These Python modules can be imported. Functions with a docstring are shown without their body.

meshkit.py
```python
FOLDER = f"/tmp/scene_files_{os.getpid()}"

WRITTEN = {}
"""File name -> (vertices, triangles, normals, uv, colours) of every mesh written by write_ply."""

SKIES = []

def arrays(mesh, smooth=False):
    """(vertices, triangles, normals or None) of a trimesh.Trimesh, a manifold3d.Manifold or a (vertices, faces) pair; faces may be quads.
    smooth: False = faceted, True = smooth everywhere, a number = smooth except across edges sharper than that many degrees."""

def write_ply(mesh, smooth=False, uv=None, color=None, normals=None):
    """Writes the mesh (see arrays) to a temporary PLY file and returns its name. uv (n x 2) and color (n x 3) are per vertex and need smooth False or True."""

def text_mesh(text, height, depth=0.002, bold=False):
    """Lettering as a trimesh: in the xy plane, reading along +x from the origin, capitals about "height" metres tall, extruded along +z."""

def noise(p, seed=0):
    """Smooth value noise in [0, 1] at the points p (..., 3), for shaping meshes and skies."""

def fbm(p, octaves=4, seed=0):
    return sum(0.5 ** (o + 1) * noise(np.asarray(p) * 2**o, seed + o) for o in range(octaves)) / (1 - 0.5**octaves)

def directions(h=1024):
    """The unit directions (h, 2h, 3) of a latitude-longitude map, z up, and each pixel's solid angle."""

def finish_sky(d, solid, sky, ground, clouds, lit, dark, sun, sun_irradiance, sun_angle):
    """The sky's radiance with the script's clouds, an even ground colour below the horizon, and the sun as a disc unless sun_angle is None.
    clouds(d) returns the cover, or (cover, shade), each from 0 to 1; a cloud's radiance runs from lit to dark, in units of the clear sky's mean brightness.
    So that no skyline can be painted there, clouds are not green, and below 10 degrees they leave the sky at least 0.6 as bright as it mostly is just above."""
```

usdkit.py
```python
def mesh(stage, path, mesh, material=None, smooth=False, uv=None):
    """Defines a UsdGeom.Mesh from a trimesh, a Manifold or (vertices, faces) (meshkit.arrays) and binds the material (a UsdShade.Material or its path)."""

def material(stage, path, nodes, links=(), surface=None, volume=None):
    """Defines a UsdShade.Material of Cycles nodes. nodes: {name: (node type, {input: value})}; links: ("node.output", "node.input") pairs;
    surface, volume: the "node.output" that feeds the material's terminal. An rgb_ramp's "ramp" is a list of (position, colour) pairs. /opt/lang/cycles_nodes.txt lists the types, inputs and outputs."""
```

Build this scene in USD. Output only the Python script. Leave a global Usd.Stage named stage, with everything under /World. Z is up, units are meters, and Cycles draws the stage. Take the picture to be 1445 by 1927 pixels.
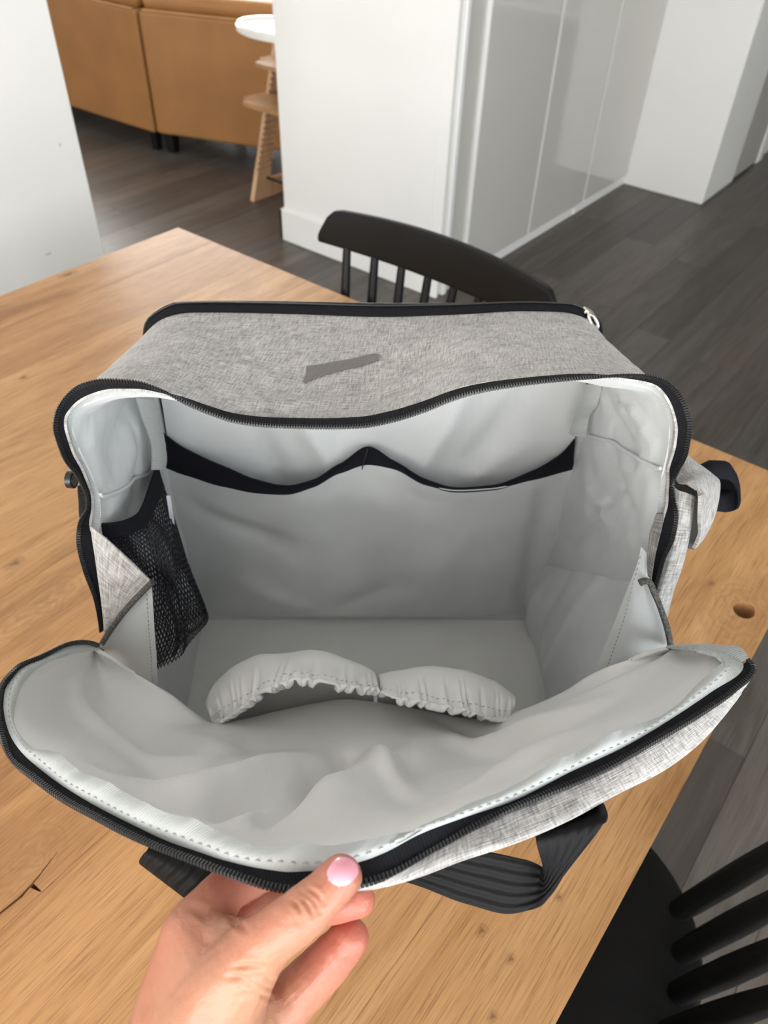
import math, random, numpy as np, trimesh, manifold3d, usdkit, meshkit
from scipy.interpolate import PchipInterpolator, make_interp_spline
from shapely.geometry import Polygon
from shapely.ops import unary_union
from pxr import Usd, UsdGeom, UsdLux, UsdShade, Gf, Sdf, Vt

stage = Usd.Stage.CreateInMemory()
UsdGeom.SetStageUpAxis(stage, UsdGeom.Tokens.z)
UsdGeom.SetStageMetersPerUnit(stage, 1.0)
UsdGeom.Xform.Define(stage, '/World')
UsdGeom.Scope.Define(stage, '/World/Looks')
rng = random.Random(7)
nrng = np.random.default_rng(7)

# ---------------------------------------------------------------- camera
FOCAL_PX, YAW, PITCH, ROLL = 1440.58, math.radians(36.872), math.radians(42.679), math.radians(2.2586)
def rot_x(a): c, s = math.cos(a), math.sin(a); return np.array([[1, 0, 0], [0, c, -s], [0, s, c]])
def rot_z(a): c, s = math.cos(a), math.sin(a); return np.array([[c, -s, 0], [s, c, 0], [0, 0, 1]])
CAM_R = rot_z(YAW) @ rot_x(math.pi / 2 - PITCH) @ rot_z(ROLL)
CAM_POS = np.array([0, 0, 1.43])
cam = UsdGeom.Camera.Define(stage, '/World/Camera')
m = np.eye(4); m[:3, :3] = CAM_R.T; m[3, :3] = CAM_POS
cam.AddTransformOp().Set(Gf.Matrix4d(*m.ravel().tolist()))
cam.CreateFocalLengthAttr(26.0)
cam.CreateHorizontalApertureAttr(26.0 * 1445 / FOCAL_PX)
cam.CreateVerticalApertureAttr(26.0 * 1927 / FOCAL_PX)
cam.CreateFStopAttr(13.0)
cam.CreateFocusDistanceAttr(0.42)
cam.CreateClippingRangeAttr(Gf.Vec2f(0.02, 100))
cam.CreateExposureAttr(-0.06)

# ---------------------------------------------------------------- light: daylight through the windows of the room
def rect_light(name, pos, facing, w, h, power, color):
    l = UsdLux.RectLight.Define(stage, '/World/' + name)
    l.CreateWidthAttr(w); l.CreateHeightAttr(h); l.CreateIntensityAttr(power); l.CreateColorAttr(Gf.Vec3f(*color))
    z = -np.array(facing, float); z /= np.linalg.norm(z)
    x = np.cross([0, 0, 1.0], z); x /= np.linalg.norm(x); y = np.cross(z, x)
    t = np.eye(4); t[0, :3], t[1, :3], t[2, :3], t[3, :3] = x, y, z, pos
    l.AddTransformOp().Set(Gf.Matrix4d(*t.ravel().tolist()))
    return l
rect_light('window_light_back', (1.2, -3.32, 1.45), (0, 1, 0), 3.8, 2.1, 9.5, (1.0, 0.955, 0.90))
rect_light('window_light_side', (3.42, -1.2, 1.45), (-1, 0, 0), 3.6, 2.1, 7.2, (0.87, 0.945, 1.0))
rect_light('window_light_corner', (-4.5, -3.32, 1.45), (0, 1, 0), 2.6, 2.1, 5.0, (1.0, 0.95, 0.88))
rect_light('window_light_lounge', (-6.32, 5.0, 1.45), (1, 0, 0), 4.4, 2.1, 11.0, (1.0, 0.98, 0.95))
dome = UsdLux.DomeLight.Define(stage, '/World/sky_light')
dome.CreateIntensityAttr(0.6); dome.CreateColorAttr(Gf.Vec3f(0.85, 0.93, 1.0))

# ---------------------------------------------------------------- helpers
used = {}
def numbered(name, parent='/World'):
    k = used.get((parent, name), 0); used[(parent, name)] = k + 1
    return name if k == 0 else f'{name}_{k:03d}'
def tag(p, label=None, cat=None, group=None, kind=None):
    for k, v in (('label', label), ('category', cat), ('group', group), ('kind', kind)):
        if v: p.SetCustomDataByKey(k, v)
    return p
def thing(name, label, cat, loc=(0, 0, 0), rotz=0.0, group=None):
    x = UsdGeom.Xform.Define(stage, '/World/' + numbered(name))
    x.AddTranslateOp().Set(Gf.Vec3d(*map(float, loc)))
    if rotz: x.AddRotateZOp().Set(math.degrees(rotz))
    return tag(x.GetPrim(), label, cat, group)
def obj(name, mesh, mat, parent=None, smooth=False, uv=None, label=None, kind=None):
    pp = '/World' if parent is None else str(parent.GetPath())
    g = usdkit.mesh(stage, pp + '/' + numbered(name, pp), mesh, mat, smooth=smooth, uv=uv)
    return tag(g.GetPrim(), label, None, None, kind)
def struct(name, mesh, mat, parent=None, smooth=False):
    return obj(name, mesh, mat, parent, smooth, kind=None if parent else 'structure')
def box(x0, x1, y0, y1, z0, z1, bevel=0.0):
    if bevel <= 0:
        b = trimesh.creation.box((x1 - x0, y1 - y0, z1 - z0)); b.apply_translation(((x0 + x1) / 2, (y0 + y1) / 2, (z0 + z1) / 2)); return b
    b = bevel
    pts = []
    for sx in (0, 1):
        for sy in (0, 1):
            for sz in (0, 1):
                X, Y, Z = (x0, x1)[sx], (y0, y1)[sy], (z0, z1)[sz]
                dx, dy, dz = (b, -b)[sx], (b, -b)[sy], (b, -b)[sz]
                pts += [(X, Y + dy, Z + dz), (X + dx, Y, Z + dz), (X + dx, Y + dy, Z)]
    return trimesh.convex.convex_hull(np.array(pts))
def hull(points): return trimesh.convex.convex_hull(np.array(points))
def rounded_box(x0, x1, y0, y1, z0, z1, r, n=12):
    s = manifold3d.Manifold.sphere(r, n)
    return manifold3d.Manifold.batch_hull([s.translate((x, y, z)) for x in (x0 + r, x1 - r) for y in (y0 + r, y1 - r) for z in (z0 + r, z1 - r)])
def cat(ms):
    return trimesh.util.concatenate([trimesh.Trimesh(*meshkit.arrays(x)[:2], process=False) for x in ms])
def prism(poly, z0, z1):
    e = trimesh.creation.extrude_polygon(poly, z1 - z0, engine='earcut'); e.apply_translation((0, 0, z0)); return e
def resample(p, n):
    p = np.asarray(p, float); d = np.r_[0, np.cumsum(np.linalg.norm(np.diff(p, axis=0), axis=1))]
    return smooth_curve(p, n, d)
def smooth_curve(p, n, d=None):
    p = np.asarray(p, float); d = np.arange(len(p)) if d is None else d
    return PchipInterpolator(d, p, axis=0)(np.linspace(0, d[-1], n))
def frames(p, up):
    t = np.gradient(p, axis=0); t /= np.linalg.norm(t, axis=1, keepdims=True) + 1e-12
    a = np.cross(t, up); a /= np.linalg.norm(a, axis=1, keepdims=True) + 1e-12
    return t, a, np.cross(a, t)
def tube(points, radii, sides=10, caps=True, squash=1.0, up=(0.13, 0.2, 1.0)):
    p = np.asarray(points, float); n = len(p)
    r = np.broadcast_to(np.asarray(radii, float), (n,))
    t, a, b = frames(p, np.array(up))
    ang = np.arange(sides) * 2 * np.pi / sides
    v = p[:, None] + r[:, None, None] * (np.cos(ang)[None, :, None] * a[:, None] + squash * np.sin(ang)[None, :, None] * b[:, None])
    v = v.reshape(-1, 3); f = []
    for i in range(n - 1):
        for j in range(sides):
            k = (j + 1) % sides
            f += [(i * sides + j, i * sides + k, (i + 1) * sides + k), (i * sides + j, (i + 1) * sides + k, (i + 1) * sides + j)]
    if caps:
        for i, o in ((0, 1), (n - 1, 0)):
            c = len(v); v = np.vstack([v, p[i]])
            for j in range(sides):
                k = (j + 1) % sides
                f.append((c, i * sides + k, i * sides + j) if o else (c, i * sides + j, i * sides + k))
    tm = trimesh.Trimesh(v, np.array(f), process=False)
    if tm.volume < 0: tm.invert()
    return tm
def grid_faces(R, C, flip=False):
    i, j = np.meshgrid(np.arange(R - 1), np.arange(C - 1), indexing='ij')
    a, b, c, d = i * C + j, i * C + j + 1, (i + 1) * C + j + 1, (i + 1) * C + j
    f = np.stack([a, b, c, a, c, d], -1).reshape(-1, 3)
    return f[:, ::-1] if flip else f
def grid_normals(P):
    du, dv = np.gradient(P, axis=1), np.gradient(P, axis=0)
    n = np.cross(du, dv); return n / (np.linalg.norm(n, axis=2, keepdims=True) + 1e-12)
def spline_grid(ctrl, nr, nc, rows=None):
    c = np.asarray(ctrl, float)
    r = np.arange(c.shape[0]) if rows is None else np.asarray(rows)
    g = PchipInterpolator(r, c, axis=0)(np.linspace(r[0], r[-1], nr))
    return PchipInterpolator(np.arange(c.shape[1]), g, axis=1)(np.linspace(0, c.shape[1] - 1, nc))
def smooth_grid(P, k=2):
    for _ in range(k):
        Q = P.copy()
        Q[1:-1] = 0.25 * P[:-2] + 0.5 * P[1:-1] + 0.25 * P[2:]; P = Q.copy()
        Q[:, 1:-1] = 0.25 * P[:, :-2] + 0.5 * P[:, 1:-1] + 0.25 * P[:, 2:]; P = Q
    return P
def add_folds(P, folds, sign=1.0):
    """folds: (point, point, half width, height) in the sheet's own unit square: (column, row), each 0 to 1."""
    R, C = P.shape[:2]
    cc, rr = np.meshgrid(np.linspace(0, 1, C), np.linspace(0, 1, R))
    h = np.zeros((R, C))
    for (a, b, w, amp) in folds:
        a, b = np.array(a, float), np.array(b, float); ab = b - a
        q = np.stack([cc - a[0], rr - a[1]], -1)
        t = np.clip((q @ ab) / (ab @ ab), 0, 1)
        d = np.linalg.norm(q - t[..., None] * ab, axis=-1)
        h += amp * np.exp(-(d / w) ** 2) * (0.25 + 0.75 * np.sin(np.pi * np.clip(t * 0.86 + 0.07, 0, 1)))
    return P + sign * h[..., None] * grid_normals(P)
def wrinkle(P, amp, scale, seed=0, stretch=(1, 1, 1), edge=0.0):
    n = meshkit.fbm(P * np.array(stretch) * scale, 3, seed) - 0.5
    if edge > 0:
        R, C = n.shape
        f = np.minimum(np.minimum(np.linspace(0, 1, C), np.linspace(1, 0, C))[None] / edge, np.minimum(np.linspace(0, 1, R), np.linspace(1, 0, R))[:, None] / edge)
        n = n * np.clip(f, 0, 1)
    return P + (2 * amp * n)[..., None] * grid_normals(P)
def sheet_mesh(P, thick, flip=False):
    """A cloth of real thickness over the grid P: (mesh, uv in metres). Its second face lies at the far side of the normals."""
    R, C = P.shape[:2]
    N = grid_normals(P) * (-1 if flip else 1)
    Q = P - N * thick
    du = np.linalg.norm(np.diff(P, axis=1), axis=2).mean(0); dv = np.linalg.norm(np.diff(P, axis=0), axis=2).mean(1)
    uu, vv = np.meshgrid(np.r_[0, np.cumsum(du)], np.r_[0, np.cumsum(dv)])
    uv = np.stack([uu, vv], -1).reshape(-1, 2)
    f1 = grid_faces(R, C, flip); f2 = grid_faces(R, C, not flip) + R * C
    ring = np.r_[np.arange(C), np.arange(1, R) * C + C - 1, (R - 1) * C + np.arange(C - 2, -1, -1), np.arange(R - 2, 0, -1) * C]
    n = len(ring); o = 2 * R * C
    rv = np.vstack([P.reshape(-1, 3)[ring], Q.reshape(-1, 3)[ring]])
    k = np.arange(n); k2 = (k + 1) % n
    fr = np.vstack([np.stack([k + o, k2 + o, k2 + n + o], 1), np.stack([k + o, k2 + n + o, k + n + o], 1)])
    if not flip: fr = fr[:, ::-1]
    v = np.vstack([P.reshape(-1, 3), Q.reshape(-1, 3), rv])
    return (v, np.vstack([f1, f2, fr])), np.vstack([uv, uv, uv[ring], uv[ring]])
def cloth(name, P, thick, mat, parent, flip=False, label=None, kind=None):
    mesh, uv = sheet_mesh(P, thick, flip)
    return obj(name, mesh, mat, parent, smooth=True, uv=uv, label=label, kind=kind)
def ribbon(A, B, n, m=4, bulge=0.0):
    A, B = resample(A, n), resample(B, n)
    t = np.linspace(0, 1, m)[:, None, None]
    P = A[None] * (1 - t) + B[None] * t
    return P

# ---------------------------------------------------------------- materials
LOOKS = '/World/Looks/'
def srgb(h):
    c = np.array([int(h[i:i + 2], 16) for i in (0, 2, 4)]) / 255.0
    return tuple(np.where(c <= 0.04045, c / 12.92, ((c + 0.055) / 1.055) ** 2.4))
def plain(name, color, rough=0.5, var=0.06, scale=30, bump=0.0, spec=0.5, coat=0.0, metal=0.0, bscale=None):
    c = np.array(color)
    n = {'tc': ('texture_coordinate', {}), 'n': ('noise_texture', {'scale': scale, 'detail': 3}),
         'r': ('rgb_ramp', {'ramp': [(0.3, tuple(c * (1 - var))), (0.7, tuple(np.minimum(c * (1 + var), 1)))]}),
         'p': ('principled_bsdf', {'roughness': rough, 'specular_ior_level': spec, 'coat_weight': coat, 'metallic': metal, 'coat_roughness': 0.05})}
    l = [('tc.object', 'n.vector'), ('n.fac', 'r.fac'), ('r.color', 'p.base_color')]
    if bump:
        n['n2'] = ('noise_texture', {'scale': bscale or scale * 4, 'detail': 4}); n['b'] = ('bump', {'strength': bump, 'distance': 0.002})
        l += [('tc.object', 'n2.vector'), ('n2.fac', 'b.height'), ('b.normal', 'p.normal')]
    return usdkit.material(stage, LOOKS + name, n, l, surface='p.BSDF')
def wood(name, dark, mid, light, offset, along='y', rough=0.45, fine=420.0, coat=0.0, knots=(), ring=9.0, contrast=1.0, bump=0.25, pos='position'):
    """Sawn boards: growth rings stretched along the board, pores, and knots at given places (x, y, radius)."""
    k = {'y': (1, 0.055, 1), 'x': (0.055, 1, 1), 'z': (1, 1, 0.055)}[along]
    kf = {'y': (1, 0.025, 1), 'x': (0.025, 1, 1), 'z': (1, 1, 0.025)}[along]
    n = {'g': ('geometry', {}),
         'm': ('mapping', {'location': offset, 'scale': k}), 'mf': ('mapping', {'location': offset, 'scale': kf}),
         'ms': ('mapping', {'location': offset, 'scale': tuple(0.35 if q < 1 else 1 for q in k)}),
         'warp': ('noise_texture', {'scale': 5.0, 'detail': 2}), 'ws': ('vector_math', {'math_type': 'scale', 'scale': 0.10}),
         'wa': ('vector_math', {'math_type': 'add'}),
         'w': ('noise_texture', {'scale': ring * 3, 'detail': 4, 'roughness': 0.6, 'distortion': 0.6}),
         'f': ('noise_texture', {'scale': fine, 'detail': 3, 'roughness': 0.65}),
         'r': ('rgb_ramp', {'ramp': [(0.28, dark), (0.5, mid), (0.72, light)]}),
         'fr': ('rgb_ramp', {'ramp': [(0.30, (0.50, 0.45, 0.40)), (0.48, (0.93, 0.92, 0.91)), (0.75, (1.1, 1.09, 1.07))]}),
         'mul': ('mix_color', {'blend_type': 'multiply', 'fac': contrast, 'use_clamp': False}),
         'p': ('principled_bsdf', {'roughness': rough, 'coat_weight': coat, 'coat_roughness': 0.25, 'specular_ior_level': 0.4}),
         'b': ('bump', {'strength': bump, 'distance': 0.0006})}
    l = [('g.' + pos, 'm.vector'), ('g.' + pos, 'mf.vector'), ('g.' + pos, 'ms.vector'), ('ms.vector', 'warp.vector'), ('warp.color', 'ws.vector1'),
         ('m.vector', 'wa.vector1'), ('ws.vector', 'wa.vector2'), ('wa.vector', 'w.vector'), ('mf.vector', 'f.vector'),
         ('w.fac', 'r.fac'), ('f.fac', 'fr.fac'), ('r.color', 'mul.a'), ('fr.color', 'mul.b'), ('f.fac', 'b.height'), ('b.normal', 'p.normal')]
    last = 'mul.result'
    for i, (kx, ky, kr, stretch, col) in enumerate(knots):
        sc = (1 / kr, 1 / (kr * stretch), 0) if along == 'y' else (1 / (kr * stretch), 1 / kr, 0)
        n[f'km{i}'] = ('mapping', {'location': (-kx * sc[0], -ky * sc[1], 0), 'scale': sc})
        n[f'kn{i}'] = ('noise_texture', {'scale': 2.2, 'detail': 3}); n[f'ks{i}'] = ('vector_math', {'math_type': 'scale', 'scale': 0.9})
        n[f'ka{i}'] = ('vector_math', {'math_type': 'add', }); n[f'kc{i}'] = ('vector_math', {'math_type': 'subtract', 'vector2': (0.45, 0.45, 0.45)})
        n[f'kl{i}'] = ('vector_math', {'math_type': 'length'})
        big = kr > 0.03
        n[f'kr{i}'] = ('rgb_ramp', {'ramp': [(0.0, (0.7,) * 3), (0.16, (0.15,) * 3), (0.22, (0.55,) * 3), (0.30, (0.12,) * 3), (0.40, (0.48,) * 3), (0.48, (0.08,) * 3), (0.60, (0.36,) * 3), (0.68, (0.05,) * 3), (0.82, (0.22,) * 3), (1.0, (0, 0, 0))] if big else [(0.0, (0.85,) * 3), (0.22, (0.75,) * 3), (0.40, (0.25,) * 3), (0.55, (0.35,) * 3), (0.7, (0.12,) * 3), (1.0, (0, 0, 0))]})
        n[f'kx{i}'] = ('mix_color', {'blend_type': 'mix', 'b': col})
        l += [('g.' + pos, f'km{i}.vector'), (f'km{i}.vector', f'kn{i}.vector'), (f'kn{i}.color', f'kc{i}.vector1'), (f'kc{i}.vector', f'ks{i}.vector1'),
              (f'km{i}.vector', f'ka{i}.vector1'), (f'ks{i}.vector', f'ka{i}.vector2'), (f'ka{i}.vector', f'kl{i}.vector1'), (f'kl{i}.value', f'kr{i}.fac'),
              (f'kr{i}.color', f'kx{i}.fac'), (last, f'kx{i}.a')]
        last = f'kx{i}.result'
    l.append((last, 'p.base_color'))
    return usdkit.material(stage, LOOKS + name, n, l, surface='p.BSDF')
def woven(name, dark, light, su=950.0, sv=950.0, lu=70.0, lv=70.0, rough=0.85, mid=0.5, width=0.22, bump=0.6, sheen=0.2):
    """Melange cloth: threads of two tones along both directions of the cloth's own uv (metres)."""
    n = {'uv': ('texture_coordinate', {}),
         'ma': ('mapping', {'scale': (su, lv, 1)}), 'mb': ('mapping', {'scale': (lu, sv, 1), 'location': (31, 7, 0)}),
         'a': ('noise_texture', {'scale': 1.0, 'detail': 2, 'roughness': 0.6}), 'b': ('noise_texture', {'scale': 1.0, 'detail': 2, 'roughness': 0.6}),
         'c': ('noise_texture', {'scale': 60.0, 'detail': 3}),
         'ab': ('math', {'math_type': 'add'}), 'abc': ('math', {'math_type': 'multiply_add', 'value2': 0.42}), 'cs': ('math', {'math_type': 'multiply', 'value2': 0.16}),
         'r': ('rgb_ramp', {'ramp': [(mid - width, dark), (mid + width, light)]}),
         'bm': ('bump', {'strength': bump, 'distance': 0.0008}),
         'p': ('principled_bsdf', {'roughness': rough, 'specular_ior_level': 0.25, 'sheen_weight': sheen, 'sheen_roughness': 0.5})}
    l = [('uv.UV', 'ma.vector'), ('uv.UV', 'mb.vector'), ('uv.UV', 'c.vector'), ('ma.vector', 'a.vector'), ('mb.vector', 'b.vector'), ('a.fac', 'ab.value1'), ('b.fac', 'ab.value2'),
         ('ab.value', 'abc.value1'), ('c.fac', 'cs.value1'), ('cs.value', 'abc.value3'), ('abc.value', 'r.fac'), ('r.color', 'p.base_color'),
         ('ab.value', 'bm.height'), ('bm.normal', 'p.normal')]
    return usdkit.material(stage, LOOKS + name, n, l, surface='p.BSDF')
def satin(name, color, rough=0.45, thread=1400.0, bump=0.25, sheen=0.3, var=0.05, rib=None, rib_amt=0.5, spec=0.4, coarse=0.0, translucent=0.0):
    """Smooth lining cloth: fine weave relief, faint stains; with rib = ridges per metre along u it is webbing or tape."""
    c = np.array(color)
    n = {'uv': ('texture_coordinate', {}), 'm': ('mapping', {'scale': (thread, thread * 0.25, 1)}), 'a': ('noise_texture', {'scale': 1.0, 'detail': 2}),
         'c': ('noise_texture', {'scale': 14.0, 'detail': 4}), 'r': ('rgb_ramp', {'ramp': [(0.3, tuple(c * (1 - var))), (0.7, tuple(c * (1 + var)))]}),
         'bm': ('bump', {'strength': bump, 'distance': 0.0004}),
         'p': ('principled_bsdf', {'roughness': rough, 'specular_ior_level': spec, 'sheen_weight': sheen, 'sheen_roughness': 0.4})}
    l = [('uv.UV', 'm.vector'), ('m.vector', 'a.vector'), ('uv.UV', 'c.vector'), ('c.fac', 'r.fac'), ('r.color', 'p.base_color'), ('a.fac', 'bm.height'), ('bm.normal', 'p.normal')]
    if coarse:
        n['n2'] = ('noise_texture', {'scale': 34.0, 'detail': 2}); n['b2'] = ('bump', {'strength': coarse, 'distance': 0.004})
        l += [('uv.UV', 'n2.vector'), ('n2.fac', 'b2.height'), ('b2.normal', 'bm.normal')]
    if rib:
        n['w'] = ('wave_texture', {'wave_type': 'bands', 'bands_direction': 'x', 'scale': rib / 6.2832 * 1.0, 'distortion': 0.0})
        n['b2'] = ('bump', {'strength': rib_amt, 'distance': 0.0012})
        l += [('uv.UV', 'w.vector'), ('w.fac', 'b2.height'), ('b2.normal', 'bm.normal')]
    return usdkit.material(stage, LOOKS + name, n, l, surface='p.BSDF')

M = {}
M['wall'] = plain('wall_paint', (0.80, 0.79, 0.765), 0.55, 0.012, 3, bump=0.05, bscale=300)
M['ceiling'] = plain('ceiling_paint', (0.88, 0.88, 0.87), 0.8, 0.01, 3)
M['trim'] = plain('trim_paint', (0.82, 0.81, 0.79), 0.35, 0.012, 4)
M['gloss'] = plain('gloss_lacquer', (0.575, 0.555, 0.51), 0.12, 0.01, 3, coat=0.6)
M['sub_floor'] = plain('sub_floor', (0.05, 0.045, 0.04), 0.7, 0.1, 8)
M['pane'] = usdkit.material(stage, LOOKS + 'window_pane', {'t': ('transparent_bsdf', {}), 'g': ('glossy_bsdf', {'roughness': 0.02}), 'f': ('fresnel', {'IOR': 1.45}), 'm': ('mix_closure', {})}, [('f.fac', 'm.fac'), ('t.BSDF', 'm.closure1'), ('g.BSDF', 'm.closure2')], surface='m.closure')
M['gap'] = plain('shadow_gap', (0.03, 0.03, 0.03), 0.8, 0.1, 8)
M['black_wood'] = plain('black_lacquered_wood', (0.006, 0.0058, 0.0056), 0.40, 0.15, 40, bump=0.08, bscale=500, spec=0.22)

# ---------------------------------------------------------------- the setting
floor = struct('floor', box(-6.4, 3.5, -3.4, 8.0, -0.12, -0.014), M['sub_floor'])
FLOOR_TONES = []
for i, (d, mi, li) in enumerate((((0.0516, 0.0423, 0.0348), (0.0791, 0.0664, 0.0553), (0.1075, 0.0913, 0.0782)), ((0.0671, 0.0573, 0.0490), (0.0989, 0.0855, 0.0743), (0.1290, 0.1145, 0.1011)),
                                 ((0.0447, 0.0373, 0.0316), (0.0688, 0.0581, 0.0498), (0.0946, 0.0813, 0.0703)), ((0.0688, 0.0548, 0.0442), (0.1015, 0.0830, 0.0687), (0.1290, 0.1096, 0.0932)),
                                 ((0.0602, 0.0548, 0.0490), (0.0894, 0.0813, 0.0727), (0.1187, 0.1087, 0.0980)))):
    FLOOR_TONES.append(wood(f'floor_oak_{i}', d, mi, li, (i * 1.7, i * 2.3, 0.3 * i), 'y', rough=0.36, fine=260, ring=7, contrast=0.6, bump=0.12))
PLANK_W, PLANK_L = 0.135, 1.30
x = -4.75; row = 0
while x < 1.75:
    y = -0.75 + (row * 0.47 % 1.0) * PLANK_L - PLANK_L
    while y < 6.9:
        y0, y1 = max(y, -0.7), min(y + PLANK_L, 6.9)
        hidden_under_table = (-1.2 < x and x + PLANK_W < -0.15 and y1 < 0.75)
        behind_wall = (x > -1.52 + 0.42 and y0 > 8.0) or (x + PLANK_W < -2.5 and y0 > 3.6) or (-2.36 < x and x + PLANK_W < -1.56 and y0 > 2.4) or (-1.53 < x and x + PLANK_W < -1.14 and y0 > 4.08)
        if y1 - y0 > 0.05 and not hidden_under_table and not behind_wall:
            g = 0.0004
            obj('plank', box(x + g, x + PLANK_W - g, y0 + g, y1 - g, -0.014, 0.0 - 0.0006 * rng.random(), bevel=0.0006), rng.choice(FLOOR_TONES), floor)
        y += PLANK_L
    x += PLANK_W; row += 1
struct('ceiling', box(-6.4, 3.5, -3.4, 8.0, 2.62, 2.74), M['ceiling'])
# outer walls with the window openings that let the daylight in (behind and beside the camera)
def wall_with_opening(name, axis, at, thick, lo, hi, openings):
    parts = []
    edges = [lo]
    for (a, b, z0, z1) in openings: edges += [a, b]
    edges.append(hi)
    for k in range(0, len(edges), 2): parts.append((edges[k], edges[k + 1], 0, 2.62))
    for (a, b, z0, z1) in openings: parts += [(a, b, 0, z0), (a, b, z1, 2.62)]
    ms = [box(a, b, at, at + thick, z0, z1) if axis == 'x' else box(at, at + thick, a, b, z0, z1) for (a, b, z0, z1) in parts if b - a > 1e-3 and z1 - z0 > 1e-3]
    struct(name, cat(ms), M['wall'])
wall_with_opening('wall_back', 'x', -2.5, 0.1, -6.4, 3.5, [(-5.8, -3.2, 0.4, 2.5), (-0.7, 3.1, 0.4, 2.5)])
wall_with_opening('wall_side', 'y', 3.45, 0.1, -3.5, 8.0, [(-3.0, 0.6, 0.4, 2.5)])
wall_with_opening('wall_lounge', 'y', -6.5, 0.1, -3.5, 8.0, [(2.8, 7.2, 0.4, 2.5)])
struct('wall_far', box(-6.4, 3.5, 8.0, 8.1, 0, 2.62), M['wall'])
def window(name, axis, at, a, b, z0, z1):
    w = struct(name, cat([box(a, b, at - 0.03, at + 0.03, z0, z0 + 0.05), box(a, b, at - 0.03, at + 0.03, z1 - 0.05, z1)] if axis == 'x' else
                         [box(at - 0.03, at + 0.03, a, b, z0, z0 + 0.05), box(at - 0.03, at + 0.03, a, b, z1 - 0.05, z1)]), M['trim'])
    x_ = at; obj('pane', box(a, b, x_ - 0.003, x_ + 0.003, z0 + 0.05, z1 - 0.05) if axis == 'x' else box(x_ - 0.003, x_ + 0.003, a, b, z0 + 0.05, z1 - 0.05), M['pane'], w)
    n = 3
    for k in range(n + 1):
        c = a + (b - a) * k / n; c0, c1 = max(a, c - 0.03), min(b, c + 0.03)
        obj('mullion', box(c0, c1, at - 0.03, at + 0.03, z0 + 0.05, z1 - 0.05) if axis == 'x' else box(at - 0.03, at + 0.03, c0, c1, z0 + 0.05, z1 - 0.05), M['trim'], w)
    return w
window('window_1', 'x', -3.45, -0.7, 3.1, 0.4, 2.5)
window('window_4', 'x', -3.45, -5.8, -3.2, 0.4, 2.5)
window('window_2', 'y', 3.5, -3.0, 0.6, 0.4, 2.5)
window('window_3', 'y', -6.45, 2.8, 7.2, 0.4, 2.5)

# white partition at the left of the table
wl = struct('wall_left', box(-1.90, -1.80, -1.2, 1.104, 0, 2.62, bevel=0.003), M['wall'])
M['scuff'] = plain('scuff_grey', (0.56, 0.57, 0.58), 0.7, 0.1, 60)
for y_, z_, ry, rz in ((1.051, 0.811, 0.004, 0.005), (0.947, 0.575, 0.010, 0.003)):
    e = trimesh.creation.icosphere(1, 1.0); e.apply_scale((0.0006, ry, rz)); e.apply_translation((-1.80, y_, z_)); obj('scuff', e, M['scuff'], wl, smooth=True)
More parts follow.
